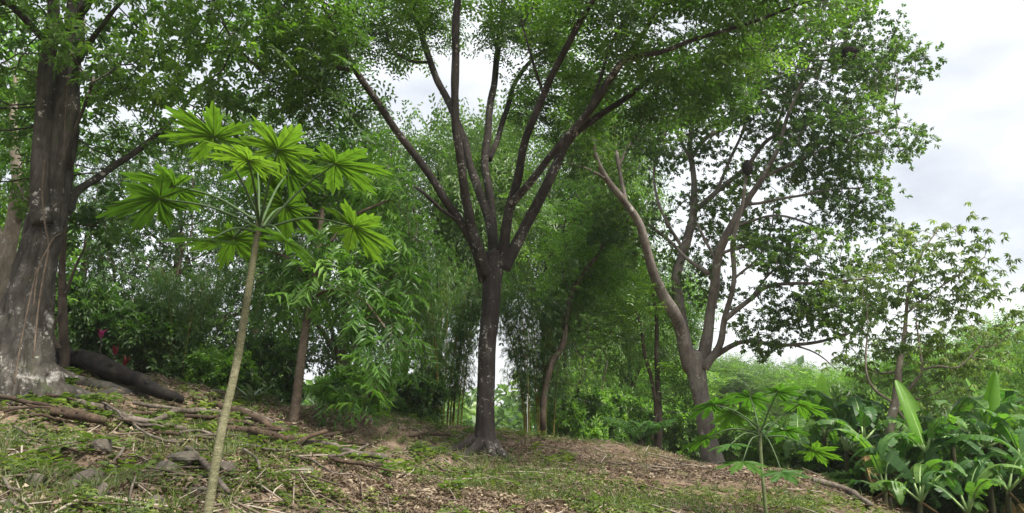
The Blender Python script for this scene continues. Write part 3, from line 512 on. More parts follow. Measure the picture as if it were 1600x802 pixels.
# ---- crooked tree and twin-stemmed tree behind the crest
make_tree('crooked_tree', 'crooked thin dark trunk leaning behind the crest right of the central trunk', 'tree',
    [(848, 650, 19, 13), (852, 610, 19, 13), (862, 570, 19, 14), (880, 540, 19, 13), (884, 500, 19, 12), (892, 460, 19, 11), (912, 425, 19, 10), (936, 395, 19, 8), (952, 352, 19, 5)], [[(892, 462, 19, 7), (880, 420, 19.3, 5), (884, 380, 19.5, 3)], [(936, 396, 19, 6), (960, 360, 18.8, 5), (985, 345, 18.6, 3)]],
    [(900, 420, 19.6, 70, 60, 1.2, 120), (950, 430, 20, 60, 60, 1.2, 60), (920, 350, 19.5, 70, 50, 1.2, 70)], M['bark_thin'], M['bright_leaf'], T_FEATHER_L, np.random.default_rng(28), per_tip=4, up=.85, gap=.32)
make_tree('twin_stem_tree', 'twin slim dark stems rising from one base between central and spreading trees', 'tree',
    [(1028, 702, 19.5, 17), (1029, 660, 19.5, 17), (1028, 630, 19.5, 15), (1026, 560, 19.5, 11), (1026, 500, 19.5, 9), (1022, 460, 19.5, 6)], [[(1026, 650, 19.5, 12), (1020, 610, 19.4, 9), (1010, 560, 19.3, 8), (1000, 510, 19.2, 7), (985, 475, 19.1, 4)], [(1018, 690, 19.4, 5), (1022, 660, 19.4, 5), (1026, 640, 19.5, 5)]],
    [(1000, 480, 19.6, 60, 50, 1, 90), (1050, 600, 20.2, 40, 50, .8, 50), (970, 500, 19.5, 40, 40, .8, 40)], M['bark_thin'], M['left_leaf'], T_FEATHER_L, np.random.default_rng(29), per_tip=4, up=.85, gap=.3)

# ------------------------------------------------------------------ background trees: three prototypes, copied
def proto(name, Hh, Rr, crown, lmat, ts, bmat, seed, per_tip, scl, nA=260, up=.75, stems=5):
    r = np.random.default_rng(seed); V = []; z0 = Hh * crown[0]
    tp = np.array([(0, 0, -.4), (.05, 0, Hh * .2), (-.08, .05, z0), (0, .1, Hh * .62)]); tp = smooth_path(tp, .3); V.append(tube(tp, np.linspace(Hh * .028, Hh * .012, len(tp)), 10, .15))
    S = [tp[len(tp) // 2:]]
    for k in range(stems):
        a = k / stems * 2 * pi + r.uniform(-.4, .4); q = smooth_path([tp[len(tp) // 2 + k % 3], (math.cos(a) * Rr * .35, math.sin(a) * Rr * .35, z0 + Hh * .2), (math.cos(a) * Rr * .65, math.sin(a) * Rr * .65, z0 + Hh * r.uniform(.25, .45))], .3)
        V.append(tube(q, np.linspace(Hh * .012, Hh * .004, len(q)), 7, .1)); S.append(q)
    u = randdir(r, nA) * (r.uniform(0, 1, (nA, 1)) ** .35); A = u * np.array([Rr, Rr, Hh * (1 - crown[0]) / 2]) + np.array([0, 0, Hh * (1 + crown[0]) / 2]); A = A[fbm(A / (Rr * .4), seed, 2) > crown[1]]
    N, par, ns = colonize(np.vstack(S), A, r, Hh * .035, Hh * .06); bm_, tips = branch_mesh(N, par, ns, Hh * .0012, cap=Hh * .01, sides=4)
    q = np.nonzero((tips <= 2) & (np.arange(len(N)) >= ns))[0]; q = np.repeat(q, r.poisson(per_tip, len(q))); k = len(q)
    pos = N[q] + r.normal(scale=Hh * .035, size=(k, 3)) * np.array([1, 1, .6]); xd = nrm(randdir(r, k) + nrm(N[q] - N[par[q]]) * .5); zd = nrm(randdir(r, k) * (1 - up) + np.array([0, 0, up]))
    cn = np.clip((fbm(pos / (Hh * .12), 40, 2) - .28) * 1.6 + r.normal(scale=.12, size=k), 0, 1); cv, cf, cr_ = stamp(ts, pos, xd, zd, r.uniform(.8, 1.25, k) * scl, r, cn)
    return mesh_data(name + '_wood', *merge(V + [bm_]), bmat), (mesh_data(name + '_leaves', cv, cf, lmat[0], cr_, False), lmat)
PR = {'dense': proto('dense', 10, 3.6, (.10, .40), [M['dark_leaf'], M['left_leaf']], T_FAR, M['bark_thin'], 31, 8, .55, 1300),
      'feather': proto('feather', 10, 6.0, (.42, .36), [M['far_leaf'], M['main_leaf'], M['bright_leaf']], T_FEATHER_L, M['bark_thin'], 32, 5, 1.75, 620, .8, 7),
      'shrub': proto('shrub', 2.5, 1.6, (.05, .28), [M['bright_leaf'], M['dark_leaf'], M['far_leaf']], T_BROAD, M['bark_thin'], 33, 6, 1.0, 200)}
BH = {'dense': (10, 3.6), 'feather': (10, 6.0), 'shrub': (2.5, 1.6)}
def bgtree(k, var, px, top, Y, wpx, name, label, cat, group, base=None):
    p = W(px, top, Y); z = Hp(p[0], p[1]) if base is None else base; hh, rr = BH[k]; s = (p[2] - z) / hh; sw = PX(wpx, p) / 2 / rr; sw = min(max(sw, s * .55), s * 1.9)
    o = thing(name, label, cat, (p[0], p[1], z), group); o.scale = (sw, sw, s); o.rotation_euler = (0, 0, float(rng.uniform(0, 6.28)))
    link('trunk' if cat == 'tree' else 'stems', PR[k][0], o); c_ = link('crown' if cat == 'tree' else 'foliage', PR[k][1][0], o); c_.material_slots[0].link = 'OBJECT'; c_.material_slots[0].material = PR[k][1][1][var]; return o
BG = 'trees standing behind the slope'
for a in [('dense', 1, 10, 110, 19, 260, 'tall_background_tree', 'leafy tree behind the pale crooked trunk at the left edge'),
          ('dense', 0, 165, 190, 21, 260, 'tall_background_tree', 'dark dense tree behind the thin dark stem and pink plants'),
          ('dense', 0, 300, 200, 23, 300, 'tall_background_tree', 'dark dense tree directly behind the tall foreground papaya leaves'),
          ('dense', 0, 430, 150, 25, 260, 'tall_background_tree', 'dark dense tree behind the right-hand papaya leaves'),
          ('dense', 0, 560, 165, 19, 230, 'tall_background_tree', 'dark small-leaved tree rising behind the slim ringed trunk'),
          ('dense', 1, 640, 330, 23, 200, 'tall_background_tree', 'green tree filling the gap left of the central trunk'),
          ('feather', 1, 690, 200, 27, 260, 'feathery_background_tree', 'feathery tree behind the left limbs of the central tree'),
          ('feather', 1, 855, 180, 31, 330, 'feathery_background_tree', 'pale feathery tree seen between the rising central limbs'),
          ('dense', 1, 880, 420, 29, 170, 'tall_background_tree', 'green tree behind the bamboo right of the central trunk'),
          ('feather', 2, 975, 400, 34, 240, 'feathery_background_tree', 'light green feathery tree behind the crooked trunk'),
          ('feather', 2, 990, 548, 48, 260, 'feathery_background_tree', 'low bright feathery tree left of the twin dark stems'),
          ('feather', 0, 1075, 560, 60, 240, 'feathery_background_tree', 'distant pale feathery tree behind the spreading trunk'),
          ('feather', 0, 1170, 566, 62, 220, 'feathery_background_tree', 'distant pale tree just right of the spreading trunk'),
          ('dense', 1, 1245, 572, 52, 130, 'tall_background_tree', 'small dark distant round tree below the spreading lower branch'),
          ('feather', 2, 1330, 575, 38, 220, 'feathery_background_tree', 'light feathery tree left of the umbrella-leaved trunk'),
          ('feather', 2, 1450, 540, 34, 260, 'feathery_background_tree', 'pale feathery tree behind the umbrella-leaved tree'),
          ('dense', 1, 1500, 575, 26, 150, 'tall_background_tree', 'mid green tree above the banana plants at right'),
          ('feather', 2, 1585, 500, 36, 200, 'feathery_background_tree', 'pale feathery tree reaching the right edge'),
          ('dense', 1, 1625, 515, 15, 130, 'tall_background_tree', 'bright green leafy tree cut by the right edge')]:
    bgtree(*a[:8], 'tree', BG)
SG = 'shrubs along the crest and below the trees'
for a in [('shrub', 1, 130, 430, 16, 130, 'leafy shrub behind the pink strap-leaved plants'), ('shrub', 1, 230, 470, 16.5, 180, 'dark shrub behind the fallen dark log'), ('shrub', 0, 330, 540, 17, 150, 'shrub behind the foreground papaya stem'),
          ('shrub', 1, 420, 520, 18, 140, 'dark shrub just left of the slim ringed trunk'), ('shrub', 0, 560, 570, 16, 130, 'bright shrub on the crest right of the slim trunk'), ('shrub', 1, 640, 580, 19, 120, 'dark shrub at the foot of the left bamboo'),
          ('shrub', 0, 905, 600, 29, 120, 'bright shrub beside the crooked thin trunk'), ('shrub', 0, 960, 600, 32, 130, 'light bushy shrub left of the small palm'), ('shrub', 0, 1065, 615, 30, 120, 'bright shrub between twin stems and spreading trunk'),
          ('shrub', 0, 1155, 635, 30, 130, 'light green shrub right of the spreading trunk'), ('shrub', 0, 1215, 650, 20, 120, 'shrub behind the small papaya at right'), ('shrub', 2, 1330, 600, 20, 170, 'pale shrub behind the left banana clump'),
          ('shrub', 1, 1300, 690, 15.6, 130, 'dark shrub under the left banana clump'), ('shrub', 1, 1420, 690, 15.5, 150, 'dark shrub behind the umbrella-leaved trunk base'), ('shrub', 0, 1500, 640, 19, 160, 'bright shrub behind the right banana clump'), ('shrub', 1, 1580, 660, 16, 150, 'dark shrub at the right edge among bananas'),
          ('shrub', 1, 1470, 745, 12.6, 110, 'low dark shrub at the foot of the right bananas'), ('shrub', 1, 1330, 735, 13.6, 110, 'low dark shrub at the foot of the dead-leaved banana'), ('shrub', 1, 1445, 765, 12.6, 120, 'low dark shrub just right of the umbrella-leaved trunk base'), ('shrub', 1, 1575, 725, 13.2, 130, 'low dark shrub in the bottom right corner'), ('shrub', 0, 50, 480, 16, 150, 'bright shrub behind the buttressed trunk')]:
    bgtree(*a[:6], 'leafy_shrub', a[6], 'shrub', SG)

# a far belt of woodland closing the view behind everything else
r = np.random.default_rng(37); k = 5200; ang = r.uniform(-.95, .95, k); R_ = r.uniform(62, 95, k); pos = np.stack([R_ * np.sin(ang), R_ * np.cos(ang), r.uniform(0, 1, k) ** .8], -1)
top = 2.0 + 6.0 * fbm(np.stack([ang * 9, R_ / 14, 0 * ang], -1), 77, 3); pos[:, 2] = H(pos[:, 0], pos[:, 1], False) + pos[:, 2] * top
V, F, Rn = stamp(T_FAR, pos, nrm(randdir(r, k) + 1e-3), nrm(randdir(r, k) * .5 + np.array([0, 0, .7])), r.uniform(3.5, 6.5, k), r, np.clip((fbm(pos / 4, 9, 2) - .28) * 1.7, 0, 1))
kind(mk('distant_woodland', V, F, M['far_leaf'], None, Rn, False), 'stuff')

# ------------------------------------------------------------------ bamboo
r = np.random.default_rng(41)
CULM = []
for k in range(5):
    h = 8.5 + k * .4; t_ = np.linspace(0, 1, 40); lean = .9 + .35 * k
    P = np.stack([lean * t_ ** 2.2 + .25 * t_, .2 * np.sin(t_ * 3 + k) * t_, h * (t_ - .09 * lean * t_ ** 4)], -1)
    rad = .034 * (1 - .8 * t_); rad = rad * np.where(np.arange(40) % 3 == 0, 1.22, 1.0); CULM.append((P, mesh_data('culm', *tube(P, rad, 7), M['culm'])))
def bamboo_leaves(seed, n=22):
    r = np.random.default_rng(seed); pos, spec = [], []
    for k in range(n):
        c = k % 5; a = k / n * 2 * pi * 3.1 + r.uniform(-.3, .3); d = r.uniform(.1, .85); s = r.uniform(.8, 1.05); P = CULM[c][0] * s
        ca, sa = math.cos(a), math.sin(a); Q = np.stack([P[:, 0] * ca - P[:, 1] * sa + d * ca, P[:, 0] * sa + P[:, 1] * ca + d * sa, P[:, 2]], -1); spec.append((c, a, d, s))
        i = np.clip((r.uniform(.22, 1, 150) ** .85 * 39).astype(int), 0, 39); out = randdir(r, 150) * r.uniform(.1, .8, (150, 1)); out[:, 2] = out[:, 2] * .4 - np.linalg.norm(out[:, :2], axis=1) * .5; pos.append(Q[i] + out)
    pos = np.vstack(pos); k = len(pos); xd = nrm(randdir(r, k) * np.array([1, 1, .5]) + np.array([0, 0, -.28])); zd = nrm(randdir(r, k) * .4 + np.array([0, 0, 1]))
    cn = np.clip((fbm(pos / .9, 40, 2) - .28) * 1.6 + r.normal(scale=.12, size=k), 0, 1)
    V, F, R_ = stamp(T_BAMBOO, pos, xd, zd, r.uniform(.8, 1.3, k), r, cn); return spec, mesh_data('bamboo_leaves', V, F, M['bamboo_leaf'], R_, False)
BAM = [bamboo_leaves(51), bamboo_leaves(52)]
for v, px, py, Y, s, rz, lab in [(0, 695, 668, 20, .62, .3, 'feathery bamboo clump behind the slope just left of the central trunk'), (1, 845, 678, 19.5, .60, 1.7, 'dark bamboo clump behind the slope just right of the central trunk'), (1, 275, 600, 16.5, .42, 3.0, 'low bamboo clump behind the fallen dark log at left')]:
    p = W(px, py, Y); z = Hp(p[0], p[1]); o = thing('bamboo_clump', lab, 'bamboo', (p[0], p[1], z), 'bamboo clumps behind the slope'); o.rotation_euler = (0, 0, rz); o.scale = (s, s, s)
    link('foliage', BAM[v][1], o)
    for (c, a, d, q) in BAM[v][0]:
        ob = link('culm', CULM[c][1], o); ob.location = (d * math.cos(a), d * math.sin(a), -.15); ob.rotation_euler = (0, 0, a); ob.scale = (q, q, q)

# ------------------------------------------------------------------ papayas
def papaya_blade(R0, seed, lobes=9, droop=.34):
    r = np.random.default_rng(seed); na = 289; span = RAD(318); ph = np.linspace(-span / 2, span / 2, na); rad = np.full(na, .0)
    cent = np.linspace(-span / 2 * .93, span / 2 * .93, lobes); Lr = 1 - .40 * (np.abs(cent) / (span / 2)) ** 1.5
    for c, L in zip(cent, Lr):
        L *= r.uniform(.92, 1.06); u = np.abs(ph - c) / (span / lobes * .62); sgn = np.sign(ph - c); jg = 1 + .03 * np.sin(ph * 61 + c * 9)
        rad = np.maximum(rad, L * jg * np.interp(u + .05 * sgn * r.normal(), [0, .10, .17, .33, .39, .58, .66, .80, 1.0], [1, .88, .78, .87, .64, .75, .52, .38, .30]))
    rad = np.maximum(rad, .30 * (1 - .3 * np.abs(ph) / (span / 2))); rings = 7; ts = np.linspace(0, 1, rings + 1)[1:]
    V = [(0, 0, 0)]
    for t_ in ts:
        q = rad * t_ ** .9
        z = -droop * q ** 2 - .02 * np.abs(np.sin((ph - cent[0]) / (cent[1] - cent[0]) * pi)) * q + .018 * np.sin(ph * 17 + t_ * 5); V += list(np.stack([q * np.cos(ph), q * np.sin(ph), z], -1))
    V = np.array(V) * R0; j = np.arange(na - 1); T3 = np.stack([0 * j, 1 + j, 2 + j], -1); Q = []
    for k in range(rings - 1): b0 = 1 + k * na; Q.append(np.stack([b0 + j, b0 + na + j, b0 + na + j + 1, b0 + j + 1], -1))
    veins = []
    for c, L in zip(cent, Lr):
        t_ = np.linspace(0, .9 * L, 7); P = np.stack([t_ * np.cos(c), t_ * np.sin(c), -droop * t_ ** 2 - .006], -1) * R0; veins.append(tube(P, R0 * .010 * (1 - t_ * .8), 4, cap=False))
        for s in (.35, .6):
            for sd in (-1, 1):
                p0 = s * L * np.array([math.cos(c), math.sin(c)]); a2 = c + sd * .75; t2 = np.linspace(0, .2 * L, 3); xy = p0 + t2[:, None] * np.array([math.cos(a2), math.sin(a2)]); P = np.column_stack([xy, -droop * (xy ** 2).sum(1) - .006]) * R0; veins.append(tube(P, R0 * .004, 3, cap=False))
    return V, [np.vstack(Q), T3], merge(veins)
def papaya(name, label, stem, crown, leaves, R0, lm, sm, seed, dY=0):
    r = np.random.default_rng(seed); stem = [(a, b, c - dY, d) for a, b, c, d in stem]; leaves = [(a, b, c - dY, d, e) for a, b, c, d, e in leaves]; b = W(*stem[0][:3]); b[2] = Hp(b[0], b[1]); th = thing(name, label, 'papaya plant', b)
    P, rad = limb_pts(stem, .05, .012, rng, .54); P = np.vstack([[P[0][0] - .03, P[0][1], b[2] - .1], P]); rad = np.concatenate([[rad[0] * 1.1], rad]); k = np.arange(len(P)); mk('stem', *tube(P, rad * (1 + .05 * (k % 3 == 0)), 16, .06, 14), sm, th); top = P[-1]
    for i, (px, py, Y, s, pit) in enumerate(leaves):
        c = W(px, py, Y); d = c - top; h = nrm(np.array([d[0], d[1], 0])); L = np.linalg.norm(d); st = top + np.array([0, 0, -.02 * (i % 5)]) - nrm(top - P[-4]) * .02 * (i % 4)
        V, F, vn = papaya_blade(R0 * s, seed * 50 + i, 7, r.uniform(.08, .24)); x = nrm(h * math.cos(pit) + np.array([0, 0, -math.sin(pit)])); zz = nrm(np.array([r.uniform(-.25, .25), .36 + r.uniform(-.2, .2), 1.0]) + h * math.sin(pit)); x = nrm(h + np.array([0, 0, 1e-3])); x = nrm(x - np.dot(x, zz) * zz); A = frame_of(x, zz)
        nf = sum(len(f) for f in F); lf = mk('leaf', V @ A.T + c, F, lm, th, np.clip(np.full(nf, r.uniform(.1, .9)) + r.normal(scale=.1, size=nf), 0, 1)); mk('veins', vn[0] @ A.T + c, vn[1], M['vein'], lf)
        mid = (st + c) / 2 + np.array([0, 0, L * (.07 if d[2] > 0 else .12)]); pp = smooth_path([st, mid, c], .05); mk('petiole', *tube(pp, np.linspace(.012, .0065, len(pp)) * (R0 / .45), 7), M['petiole'], lf)
    return th
papaya('tall_papaya', 'tall papaya in the foreground with a bare pale stem and spread of bright lobed leaves', [(322, 830, 5.4, 29), (328, 790, 5.45, 27), (345, 690, 5.6, 25), (365, 590, 5.75, 23), (380, 500, 5.85, 21), (394, 410, 5.95, 18), (405, 345, 6.0, 17)], None,
    [(334, 214, 5.55, .9, .0), (388, 250, 5.35, .85, .0), (434, 234, 5.7, .9, .05), (524, 256, 6.05, 1.1, .15), (552, 354, 6.1, 1.0, .3), (272, 291, 6.1, 1.05, .15), (250, 311, 5.8, .95, .25), (326, 376, 5.6, .9, .35), (448, 378, 5.65, .8, .45), (446, 322, 6.7, .9, .2), (402, 262, 6.6, .9, .1), (452, 268, 6.75, .9, .1), (365, 372, 6.55, .9, .3)], .45, M['papaya_leaf'], M['papaya_stem'], 3, .45)
papaya('small_papaya', 'small papaya with deep green lobed leaves at lower right, in front of the banana plants', [(1198, 815, 8.4, 11), (1193, 760, 8.4, 10), (1189, 710, 8.45, 10), (1187, 668, 8.5, 11)], None,
    [(1114, 632, 8.2, 1.0, .25), (1172, 620, 8.9, .9, .1), (1216, 612, 8.3, .8, .1), (1250, 632, 8.6, 1.0, .2), (1160, 722, 8.0, .95, .4), (1222, 738, 8.05, .85, .5), (1104, 684, 8.5, .9, .35), (1272, 705, 8.5, .8, .4), (1145, 645, 9.0, .9, .2), (1142, 694, 8.1, .75, .35), (1228, 672, 9.1, .85, .2)], .38, M['papaya_dark'], M['papaya_green'], 4, .2)

# ------------------------------------------------------------------ bananas
def banana_blade(L, w, arch, seed, splits=.3, curl=.0):
    r = np.random.default_rng(seed); n = 34; t_ = np.linspace(0, 1, n + 1); wd = w / 2 * np.clip(np.sin(pi * (.06 + .93 * t_) ** .8), 0, 1) ** .55 + .004
    ang = arch[0] - arch[1] * t_ ** 1.3; dx = np.cos(ang) * L / n; dz = np.sin(ang) * L / n; x = np.concatenate([[0], np.cumsum(dx[:-1])]); z = np.concatenate([[0], np.cumsum(dz[:-1])])
    nx_, nz_ = -np.sin(ang), np.cos(ang); V, F = [], []
    mid = np.stack([x, 0 * x, z], -1)
    for sd in (-1, 1):
        flap = .25 + curl; prev = None
        for k in range(n):
            if prev is None or r.random() < splits: flap = r.normal(.18 + curl, .38); prev = None
            rows = []
            for kk in (k, k + 1):
                h = wd[kk]; off = -flap * h; rows.append((mid[kk], mid[kk] + np.array([nx_[kk] * .05 * h, sd * h * .55, nz_[kk] * .08 * h]), mid[kk] + np.array([nx_[kk] * off, sd * h * (1 - .25 * min(1, abs(flap))), nz_[kk] * off])))
            b0 = len(V)
            sh = .12 * wd[k] if prev is None else 0
            V += [*rows[0], *rows[1]]; F += [(b0, b0 + 1, b0 + 4, b0 + 3), (b0 + 1, b0 + 2, b0 + 5, b0 + 4)]
            if prev is None: V[b0 + 2] = V[b0 + 2] + np.array([sh * math.cos(ang[k]), 0, sh * math.sin(ang[k])])
            prev = 1
    rib = tube(mid - np.stack([nx_, 0 * x, nz_], -1) * .006, np.linspace(.016, .003, n + 1), 5)
    return np.array(V), np.array(F), rib
def banana(label, px, py, Y, hs, leaves, seed, dry=0, stemw=.06):
    r = np.random.default_rng(seed); b = W(px, py, Y); b[2] = Hp(b[0], b[1]); th = thing('banana_plant', label, 'banana plant', b, 'banana plants at lower right')
    P = smooth_path([b - (0, 0, .2), b + (.02, 0, hs * .5), b + (.05, 0, hs)], .1); mk('pseudostem', *tube(P, np.linspace(stemw, stemw * .6, len(P)), 12, .1, 6), M['banana_stem'], th); top = P[-1]
    for i, (az, el, arch, L, w, kind_) in enumerate(leaves):
        V, F, rib = banana_blade(L, w, (el, arch), seed * 40 + i, .04 if kind_ == 'young' else .42, .9 if kind_ == 'dry' else .1); ca, sa = math.cos(az), math.sin(az); A = np.array([[ca, -sa, 0], [sa, ca, 0], [0, 0, 1]]); pl = .28 if kind_ != 'young' else .15; o = top + np.array([ca * math.cos(el), sa * math.cos(el), math.sin(el)]) * pl
        m_ = {'young': 'banana_young', 'dry': 'banana_dry'}.get(kind_, 'banana_leaf'); lf = mk('leaf', V @ A.T + o, F, M[m_], th, np.clip(np.full(len(F), r.uniform(.1, .9)) + r.normal(scale=.12, size=len(F)), 0, 1), kind_ == 'young')
        rb = merge([(rib[0] @ A.T + o, rib[1]), tube(np.array([top, (top + o) / 2, o]), [.024, .02, .016], 6)]); mk('midrib', *rb, M['banana_rib'] if kind_ != 'dry' else M['banana_dry'], lf)
    return th
def bl(r, n, L=1.7, young=None, dry=0):
    out = []
    for k in range(n): out.append((k * 2.4 + r.uniform(-.4, .4), r.uniform(.3, 1.4), r.uniform(1.3, 2.8), L * r.uniform(.5, 1.1), r.uniform(.26, .40), ''))
    if young is not None: out.append((young, 1.35, .25, L * .8, .30, 'young'))
    for k in range(dry): out.append((r.uniform(0, 6.28), -.6, .9, L * .6, .26, 'dry'))
    return out
rb_ = np.random.default_rng(61)
banana('banana plant with a bright upright young leaf beside the small papaya', 1292, 762, 15.2, 1.15, bl(rb_, 7, 1.5, 1.0), 1)
banana('banana plant with drooping leaves behind the bare soil mound at lower right', 1325, 775, 14.6, .9, bl(rb_, 6, 1.4, None, 1), 2)
banana('banana plant with hanging dead brown leaves left of the umbrella-leaved trunk', 1358, 800, 13.2, 1.05, bl(rb_, 5, 1.2, None, 3), 3, stemw=.08)
banana('banana plant with a bright upright rolled leaf right of the umbrella-leaved trunk', 1456, 812, 12.4, .95, bl(rb_, 7, 1.4, 2.0), 5)
banana('banana plant with tall dark upright leaves mid right', 1500, 806, 14.2, 1.35, bl(rb_, 8, 1.6), 6)
banana('banana plant with a bright slanting young leaf near the right edge', 1552, 812, 12.8, 1.1, bl(rb_, 7, 1.5, .2), 7)
banana('banana plant cut off by the right edge of the view', 1608, 812, 12.2, .8, bl(rb_, 7, 1.4), 8)
banana('banana plant between the bright rolled leaf and the umbrella-leaved trunk', 1418, 815, 13.0, .6, bl(rb_, 8, 1.2), 11)
banana('low banana plant with sprawling leaves at the bottom edge right of the umbrella-leaved trunk', 1440, 835, 11.9, .25, bl(rb_, 5, 1.2, None, 1), 21)
banana('low banana plant with sprawling leaves at the bottom edge further right', 1512, 835, 11.5, .15, bl(rb_, 6, 1.4), 22)
banana('low banana plant sprawling in the bottom right corner', 1580, 835, 11.7, .5, bl(rb_, 6, 1.3, None, 2), 23)
banana('low banana plant leaning over the bare soil mound', 1385, 822, 12.4, .3, bl(rb_, 7, 1.1, None, 2), 24)
banana('banana plant behind the bright rolled leaf, paler leaves', 1475, 800, 15.5, 1.2, bl(rb_, 8, 1.5), 12)
banana('banana plant behind the small papaya, leaves half hidden', 1250, 765, 16.5, .9, bl(rb_, 8, 1.4), 13)
banana('banana plant behind the slanting young leaf near the right edge', 1575, 800, 15.0, 1.4, bl(rb_, 8, 1.6, 2.6), 14)

# ------------------------------------------------------------------ strap-leaved plants and the small palm
def strap(L, w, el, arch, fold=.25, n=9, tip=.9):
    t_ = np.linspace(0, 1, n); ang = el - arch * t_; x = np.concatenate([[0], np.cumsum(np.cos(ang[:-1]) * L / (n - 1))]); z = np.concatenate([[0], np.cumsum(np.sin(ang[:-1]) * L / (n - 1))]); h = w / 2 * np.clip(np.sin(pi * (.12 + .88 * t_ ** tip)), .02, 1) ** .7
    V = np.concatenate([np.stack([x, -h, z + fold * h], -1), np.stack([x, 0 * x, z], -1), np.stack([x, h, z + fold * h], -1)]); i = np.arange(n - 1); return V, np.vstack([np.stack([i, i + n, i + n + 1, i + 1], -1), np.stack([i + n, i + 2 * n, i + 2 * n + 1, i + n + 1], -1)])
def rosette(name, label, cat, base, hs, n, L, w, mat, smat, seed, el=(.3, 1.4), arch=(.3, 1.1), group=None):
    r = np.random.default_rng(seed); th = thing(name, label, cat, base, group); top = base + np.array([0, 0, hs])
    P = smooth_path([base - (0, 0, .08), base + (.01, 0, hs * .5), top], .06); mk('stem', *tube(P, max(.012, w * .16), 7, .1), smat, th)
    for k in range(n):
        V, F = strap(L * r.uniform(.75, 1.15), w * r.uniform(.8, 1.15), r.uniform(*el), r.uniform(*arch)); a = k * 2.4; ca, sa = math.cos(a), math.sin(a)
        mk('leaf', V @ np.array([[ca, -sa, 0], [sa, ca, 0], [0, 0, 1]]).T + top - (0, 0, .01 * k), F, mat, th, np.clip(r.normal(.5, .25, len(F)), 0, 1))
    return th
for k, (px, py, top, m_, lab) in enumerate([(153, 568, 512, 'cordyline', 'brightest pink strap-leaved plant beside the buttressed trunk'), (176, 578, 540, 'cordyline_dark', 'dull red strap-leaved plant, middle of the three beside the log'), (193, 588, 556, 'cordyline_dark', 'small maroon strap-leaved plant nearest the fallen dark log')]):
    p = W(px, py, 12.3); p[2] = Hp(p[0], p[1]); q = W(px, top, 12.3)
    rosette('pink_strap_plant', lab, 'plant', p, max(.1, q[2] - p[2] - .12), 8, .15, .045, M[m_], M['bark_thin'], 70 + k, (.9, 1.5), (.1, .7), 'pink strap-leaved plants')
p = G(392, 632); rosette('grey_strap_plant', 'grey-green spiky strap-leaved rosette behind the foreground papaya stem', 'plant', p, .12, 18, .5, .06, M['agave'], M['bark_thin'], 80, (.2, 1.2), (.3, 1.2))
def frond(L, seed):
    r = np.random.default_rng(seed); n = 26; t_ = np.linspace(0, 1, n); ang = 1.25 - 1.3 * t_; x = np.cumsum(np.cos(ang) * L / n); z = np.cumsum(np.sin(ang) * L / n); ls = []
    for k in range(3, n):
        for sd in (-1, 1):
            ls.append(leaf((x[k], 0, z[k]), (math.cos(ang[k]) * .7, sd, math.sin(ang[k]) * .7 - r.uniform(.1, .5)), (0, 0, 1), L * .3 * math.sin(pi * (.12 + .82 * t_[k])), .028, .1, .25, True))
    return tmpl(ls), tube(np.stack([x, 0 * x, z], -1), np.linspace(.014, .004, n), 5)
p = W(1003, 705, 18.2); p[2] = Hp(p[0], p[1]); th = thing('small_palm', 'small palm with arching dark fronds on the crest beside the twin stems', 'palm', p)
for k in range(12):
    (fv, ff), rb = frond(1.15 * rng.uniform(.8, 1.1), 90 + k); a = k * 2.4; A = np.array([[math.cos(a), -math.sin(a), 0], [math.sin(a), math.cos(a), 0], [0, 0, 1]]); f_ = mk('frond', fv @ A.T + p, ff, M['palm_leaf'], th, np.clip(rng.normal(.5, .25, len(ff)), 0, 1), False); mk('rachis', rb[0] @ A.T + p, rb[1], M['petiole'], f_)
mk('stem', *tube(np.array([p - (0, 0, .15), p + (0, 0, .06), p + (0, 0, .15)]), [.07, .08, .05], 9, .2), M['bark_thin'], th)

# ------------------------------------------------------------------ logs, branches, rocks, post and cable
def lying(name, label, L, mat, sides=9, bump=.18, forks=(), lift=.45, cat='branch'):
    Q = []
    for (px, py, w) in L:
        p = G(px, py); rr = PX(w * (1.05 if cat == 'branch' else .85), p) / 2; Q.append([p[0], p[1], p[2] + rr * lift + .06, rr])
    Q = smooth_path(Q, .09); P = Q[:, :3]; P[:, 2] = np.maximum(P[:, 2], H(P[:, 0], P[:, 1]) - Q[:, 3] * .3); k = np.ones(9) / 9
    if len(P) > 12: zz = np.convolve(np.pad(P[:, 2], 4, mode='edge'), k, 'valid'); P[:, 2] = zz
    base = P[0].copy(); th = thing(name, label, cat, base); P = P + .5 * Q[:, 3:4] * np.stack([0 * P[:, 0], 0 * P[:, 0], 2 * vnoise(P * 4, 31) - 1], -1); mk('wood', *tube(P, Q[:, 3], sides, bump, 7, 5, ridge=.1 if sides > 11 else 0), mat, th)
    if cat == 'log':
        for j in range(3):
            i = int(len(P) * (.2 + .27 * j)); d_ = nrm(np.array([.3 * math.sin(j * 2.1), -.7, .55])); mk('knot', *tube(np.array([P[i], P[i] + d_ * Q[i, 3] * .95, P[i] + d_ * Q[i, 3] * 1.25]), Q[i, 3] * np.array([.42, .34, .2]), 9, .25, 9), mat, th)
    for f in forks:
        Pf, rf = limb_pts(f, .07, .015, rng, .9); mk('fork', *tube(Pf, rf, 7, bump), mat, th)
    return th
gY = lambda px, py: float(G(px, py)[1])
lying('fallen_log', 'thick dark wet log sloping down to the right of the buttressed trunk', [(84, 566, 34), (120, 578, 35), (165, 594, 34), (215, 615, 29), (255, 632, 22), (284, 642, 15)], M['log_dark'], 30, .3, lift=.85, cat='log')
lying('fallen_branch', 'long pale branch lying across the slope below the buttressed trunk', [(-20, 602, 11), (48, 616, 11), (92, 630, 11), (132, 642, 10), (169, 652, 10), (201, 664, 10), (241, 673, 9), (289, 683, 7)], M['log_pale'])
lying('fallen_branch', 'short thin pale branch near the lower end of the dark log', [(206, 640, 6), (240, 644, 6), (280, 649, 5)], M['log_pale'])
